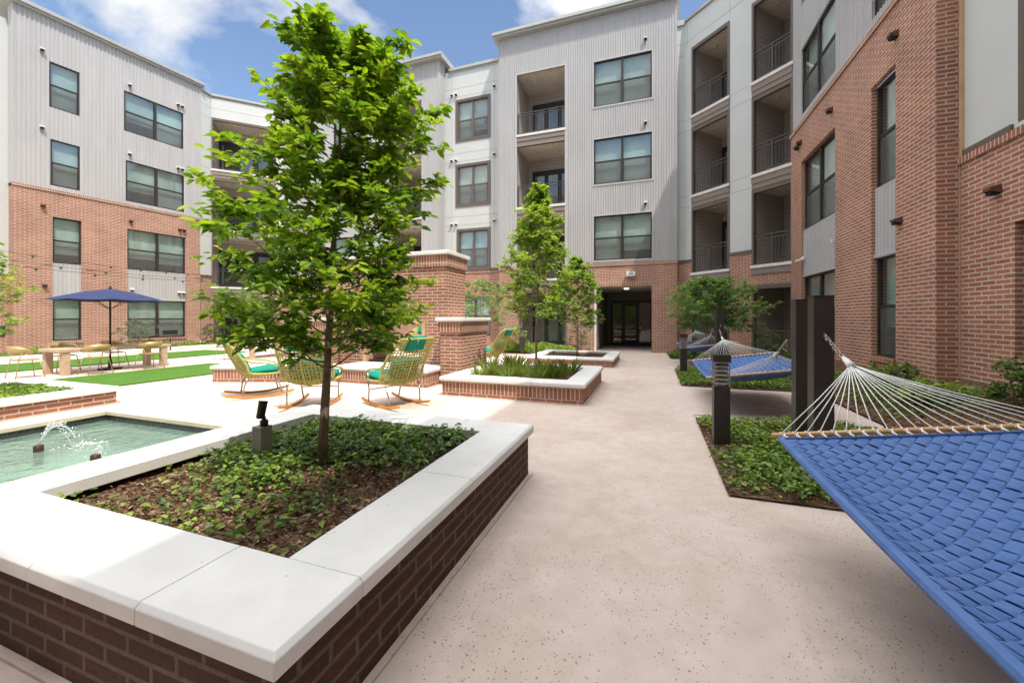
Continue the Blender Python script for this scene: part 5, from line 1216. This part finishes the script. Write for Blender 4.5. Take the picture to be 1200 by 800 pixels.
# ------------------------------------------------------------------ rocking chairs
def make_chair(label, loc, rz):
    par = empty('rocking_chair', loc, rz, label, 'rocking chair', 'yellow woven rocking chairs with teal cushions')
    def put(mb, name, mat, **k):
        o = mb.build(name, mat, None, **k); o.parent = par; return o
    prof = [(0.36, 0.40), (0.18, 0.355), (-0.02, 0.325), (-0.16, 0.34), (-0.25, 0.43), (-0.32, 0.57), (-0.40, 0.75), (-0.48, 0.93), (-0.53, 1.03)]
    wid = [0.32, 0.335, 0.35, 0.36, 0.37, 0.37, 0.36, 0.335, 0.28]
    cup = [0.02, 0.05, 0.10, 0.14, 0.15, 0.15, 0.11, 0.06, 0.0]
    def S(t, u):      # t 0..8 along the profile, u -1..1 across
        i = min(int(t), 7); f = t - i
        L = lambda a: a[i] + (a[i + 1] - a[i]) * f
        y = prof[i][0] + (prof[i + 1][0] - prof[i][0]) * f; z = prof[i][1] + (prof[i + 1][1] - prof[i][1]) * f
        k = max(0, min(1, (t - 2.0) / 3.0)); c = L(cup) * abs(u) ** 2.2
        return Vector((u * L(wid), y + c * k, z + c * (1 - k) * 0.8))
    w = MB(); nr = 36; nc = 15
    for i in range(nr + 1):
        t = 8 * i / nr; w.tube([S(t, -1 + 2 * j / 9) + Vector((0, 0, 0.003 * (-1) ** (i + j))) for j in range(10)], 0.0088, 4, caps=False)
    for j in range(nc + 1):
        u = -1 + 2 * j / nc; w.tube([S(8 * k / 24, u) for k in range(25)], 0.0085, 4, caps=False)
    put(w, 'woven_shell', 'yellow', recalc=False)
    f = MB(); loop = [S(8 * k / 20, -1) for k in range(21)] + [S(8, -1 + 2 * k / 6) for k in range(1, 6)] + [S(8 - 8 * k / 20, 1) for k in range(21)] + [S(0, 1 - 2 * k / 6) for k in range(1, 6)]
    f.tube(loop, 0.018, 8, closed=True)
    f.tube([S(8 * k / 20, 0) + Vector((0, -0.012, -0.012)) for k in range(21)], 0.010, 6)
    for sx in (-1, 1): f.tube([S(0.3, sx), Vector((sx * 0.345, 0.30, 0.52)), Vector((sx * 0.36, 0.12, 0.575)), Vector((sx * 0.35, -0.10, 0.60)), S(5.6, sx)], 0.014, 7)
    put(f, 'frame', 'yellow')
    def pillow(name, c, sx, sy, sz, rx):
        b = MB(); vs = []; fs = []; n = 10
        Rm = Matrix.Rotation(rx, 3, 'X')
        for side in (1, -1):
            for j in range(n + 1):
                for i in range(n + 1):
                    u = -1 + 2 * i / n; v = -1 + 2 * j / n; h = ((1 - abs(u) ** 4) * (1 - abs(v) ** 4)) ** 0.5
                    vs.append(Vector(c) + Rm @ Vector((u * sx, v * sy, side * sz * (0.18 + 0.82 * h))))
        m_ = (n + 1) ** 2
        for s0 in (0, 1):
            for j in range(n):
                for i in range(n): a = s0 * m_ + j * (n + 1) + i; fs.append((a, a + 1, a + n + 2, a + n + 1))
        ed = [j for j in range(n + 1)] + [j * (n + 1) + n for j in range(1, n + 1)] + [n * (n + 1) + i for i in range(n - 1, -1, -1)] + [j * (n + 1) for j in range(n - 1, 0, -1)]
        for k in range(len(ed)): a, b2 = ed[k], ed[(k + 1) % len(ed)]; fs.append((a, b2, b2 + m_, a + m_))
        b.add(vs, fs, 0, True); put(b, name, 'teal')
    pillow('seat_cushion', (0, 0.13, 0.435), 0.285, 0.29, 0.07, R(8)); pillow('back_cushion', (0, -0.20, 0.585), 0.26, 0.17, 0.055, R(115)); 
    pillow('headrest', (0, -0.475, 0.965), 0.17, 0.115, 0.045, R(113))
    for sx in (-1, 1):
        n = 16; vs = []; fs = []
        for k in range(n + 1):
            y = -0.46 + 0.98 * k / n; z = 0.018 + 0.26 * (y - 0.02) ** 2
            for dx_, dz in ((-0.018, -0.018), (0.018, -0.018), (0.018, 0.018), (-0.018, 0.018)): vs.append((sx * 0.27 + dx_, y, z + dz))
        for k in range(n):
            for j in range(4): fs.append((k * 4 + j, k * 4 + (j + 1) % 4, k * 4 + 4 + (j + 1) % 4, k * 4 + 4 + j))
        fs += [(0, 1, 2, 3), (n * 4 + 3, n * 4 + 2, n * 4 + 1, n * 4)]
        b = MB(); b.add(vs, fs); put(b, 'rocker', 'rocker', bevel=0.004)
        b = MB(); b.tube([(sx * 0.27, 0.34, 0.05), (sx * 0.285, 0.30, 0.24), (sx * 0.32, 0.28, 0.50)], 0.012, 8); put(b, 'leg', 'steel')
        b = MB(); b.tube([(sx * 0.27, -0.22, 0.035), (sx * 0.28, -0.20, 0.20), (sx * 0.30, -0.15, 0.345)], 0.012, 8); put(b, 'leg', 'steel')
    b = MB(); b.tube([(-0.285, 0.30, 0.24), (0.285, 0.30, 0.24)], 0.009, 6); put(b, 'stretcher', 'steel')
    return par
c1 = make_chair('yellow woven rocking chair seen side on, furthest left of the near group, facing right', (-7.2, 5.62, 0), R(-34)); c1.scale = (1.12, 1.12, 1.12)
for loc, rz, lb in (((-5.48, 5.28, 0), R(24), 'yellow woven rocking chair seen from behind through the leaves of the large tree'),
                    ((-4.15, 5.80, 0), R(70), 'yellow woven rocking chair with teal seat, rightmost of the near group, turned left'),
                    ((-7.15, 11.0, 0), R(185), 'yellow rocking chair with teal cushions seen from the front through the open fireplace'),
                    ((-4.55, 11.2, 0), R(80), 'rocking chair with teal cushions beyond the middle planter, seen side on facing left')):
    c = copy_tree(c1); c.location = loc; c.rotation_euler = (0, 0, rz); c['label'] = lb

# ------------------------------------------------------------------ communal tables, umbrella, gold chairs
def make_table(label, loc):
    par = empty('communal_table', loc, 0, label, 'table', 'long tan communal tables')
    def put(mb, name, mat, **k):
        o = mb.build(name, mat, None, **k); o.parent = par; return o
    b = MB(); b.box(-0.5, 0.5, -1.25, 1.25, 0.60, 0.68); put(b, 'tabletop', 'table', bevel=0.008)
    for sx in (-1, 1):
        for sy in (-1, 1):
            b = MB(); b.box(sx * 0.40 - 0.075, sx * 0.40 + 0.075, sy * 1.10 - 0.075, sy * 1.10 + 0.075, 0, 0.5995); put(b, 'leg', 'table', bevel=0.006)
    return par
t1 = make_table('long tan table under the navy umbrella', (-14.75, 6.98, 0))
t2 = copy_tree(t1); t2.location = (-14.1, 11.6, 0); t2['label'] = 'second tan table behind the rocking chairs, partly hidden by them'
def make_umbrella():
    x, y = -14.75, 6.98
    par = empty('patio_umbrella', (x, y, 0), 0, 'open navy blue patio umbrella over the long tan table', 'umbrella')
    b = MB(); b.tube([(x, y, 0.02), (x, y, 2.33)], 0.024, 10); b.lathe([(0.26, 0.0), (0.26, 0.05), (0.05, 0.06), (0.035, 0.30)], 16, (x, y)); b.build('pole', 'bronze', par)
    b = MB(); b.lathe([(0.03, 2.33), (0.035, 2.37), (0.02, 2.40), (0.004, 2.41)], 10, (x, y)); b.build('finial', 'bronze', par)
    c = MB(); n = 8; m_ = 6; vs = []; fs = []
    sub = 4; N_ = n * sub
    for j in range(m_ + 1):
        f = j / m_
        for i in range(N_):
            a = 2 * math.pi * (i / N_) + R(22.5); ph = (i % sub) / sub; e = math.cos(R(22.5)) / math.cos((ph - 0.5) * R(45))
            r = 1.2 * f * (e * 1.02 if f > 0 else 1)
            sag = -0.05 * math.sin(math.pi * ph) * f
            vs.append((x + r * math.cos(a), y + r * math.sin(a), 2.33 - 0.33 * (f ** 1.05) + sag * 0.5 + 0.03 * math.sin(math.pi * f)))
    for j in range(m_):
        for i in range(N_): fs.append((j * N_ + i, j * N_ + (i + 1) % N_, (j + 1) * N_ + (i + 1) % N_, (j + 1) * N_ + i))
    c.add(vs, fs, 0, False); o = c.build('canopy', 'navy', par); md = o.modifiers.new('thickness', 'SOLIDIFY'); md.thickness = 0.006
    for k in range(n):
        a = 2 * math.pi * k / n + R(22.5); r = MB(); r.tube([(x, y, 2.29), (x + 1.13 * math.cos(a), y + 1.13 * math.sin(a), 1.985)], 0.008, 5); r.tube([(x + 0.02 * math.cos(a), y + 0.02 * math.sin(a), 1.75), (x + 0.6 * math.cos(a), y + 0.6 * math.sin(a), 2.11)], 0.007, 5); r.build('rib', 'bronze', par)
make_umbrella()
def make_gold_chair(label, loc, rz):
    par = empty('dining_chair', loc, rz, label, 'chair', 'gold metal dining chairs at the long tables')
    def put(mb, name, mat, **k):
        o = mb.build(name, mat, None, **k); o.parent = par; return o
    b = MB(); b.lathe([(0.20, 0.43), (0.235, 0.445), (0.235, 0.455), (0.2, 0.45)], 20); put(b, 'seat', 'gold')
    b = MB(); vs = []; fs = []; n = 20
    for k in range(n + 1):
        a = R(-200 + 220 * k / n); top = 0.80 - 0.17 * abs((k / n - 0.5) * 2) ** 2.5; r = 0.265
        vs += [(r * math.cos(a), r * math.sin(a), 0.60), (r * 1.08 * math.cos(a), r * 1.12 * math.sin(a), top)]
    for k in range(n): fs.append((2 * k, 2 * k + 2, 2 * k + 3, 2 * k + 1))
    b.add(vs, fs, 0, True); o = put(b, 'backrest', 'gold', recalc=False); md = o.modifiers.new('thickness', 'SOLIDIFY'); md.thickness = 0.008
    for sx in (-1, 1):
        for sy in (-1, 1):
            b = MB(); b.tube([(sx * 0.25, sy * 0.25, 0), (sx * 0.18, sy * 0.18, 0.445)] + ([(sx * 0.235, -0.14, 0.62)] if sy < 0 else []), 0.010, 6); put(b, 'leg', 'gold')
    return par
g1 = make_gold_chair('gold metal chair at the near side of the umbrella table, left of the umbrella pole', (-13.95, 6.30, 0), R(90))
for loc, rz, lb in (((-13.95, 7.50, 0), R(90), 'gold metal chair at the near side of the umbrella table, right of the umbrella pole'),
                    ((-14.80, 5.35, 0), R(0), 'gold metal chair at the left end of the umbrella table'),
                    ((-15.55, 6.35, 0), R(-90), 'gold metal chair on the far side of the umbrella table, left one'),
                    ((-15.55, 7.45, 0), R(-90), 'gold metal chair on the far side of the umbrella table, right one'),
                    ((-14.4, 10.05, 0), R(0), 'gold metal chair at the left end of the second table'),
                    ((-13.25, 11.3, 0), R(90), 'gold metal chair at the near side of the second table')):
    c = copy_tree(g1); c.location = loc; c.rotation_euler = (0, 0, rz); c['label'] = lb
# small path sign by the left wall
b = MB(); b.box(-20.93, -20.90, 11.75, 12.35, 0.72, 0.92, 0); b.tube([(-20.915, 12.05, 0.0), (-20.915, 12.05, 0.72)], 0.02, 6); tag(b.build('flood_light', 'black'), 'small black stake light near the left brick wall beyond the umbrella table', 'light')
# blue notice at the left edge
b = MB(); T = frame((-24.166, 8.627), (0.11162, 0.99375), (0.99375, -0.11162)); b.T = T; b.box(-0.75, -0.32, -0.498, -0.47, 0.75, 1.15); tag(b.build('wall_sign', 'navy', bevel=0.005), 'small blue panel on the wall at the left edge', 'sign')

# string lights across the left side
def string(label, a, b_, sag, n, seed):
    par = empty('string_light', a, 0, label, 'string light', 'string lights across the left of the courtyard'); A = Vector(a); B = Vector(b_)
    P = lambda t: A.lerp(B, t) + Vector((0, 0, -sag * 4 * t * (1 - t)))
    w = MB(); w.tube([P(k / 40) for k in range(41)], 0.006, 4); w.build('wire', 'black', par)
    for k in range(n):
        p = P((k + 0.5) / n); s = MB(); s.lathe([(0.012, p.z - 0.005), (0.02, p.z - 0.02), (0.05, p.z - 0.04), (0.022, p.z - 0.045), (0.02, p.z - 0.07), (0.004, p.z - 0.075)], 8, (p.x, p.y)); s.build('bulb', 'bronze', par)
string('highest string of small bulbs crossing the left brick wall', (-14.5, -1.0, 3.9), (-21.5, 15.3, 3.75), 0.45, 14, 1)
string('middle string of small bulbs crossing the left brick wall', (-14.5, -1.0, 3.7), (-19.0, 15.6, 3.6), 0.65, 14, 2)
string('lowest string of small bulbs crossing the left brick wall', (-14.5, -1.0, 3.5), (-16.0, 15.9, 3.5), 0.75, 14, 3)

# a dry leaf on the path
lf = leaf_mesh('fallen_leaf', [(-0.55, 1.49, 0.012)], [(0.7, -0.6, 0.15)], [(0.2, 0.1, 1)], [0.055], [0.024], np.array([0.15]), 'chips', None, 0.5, 0.2)
tag(lf, 'single dry brown leaf lying on the path near the planter', 'leaf')
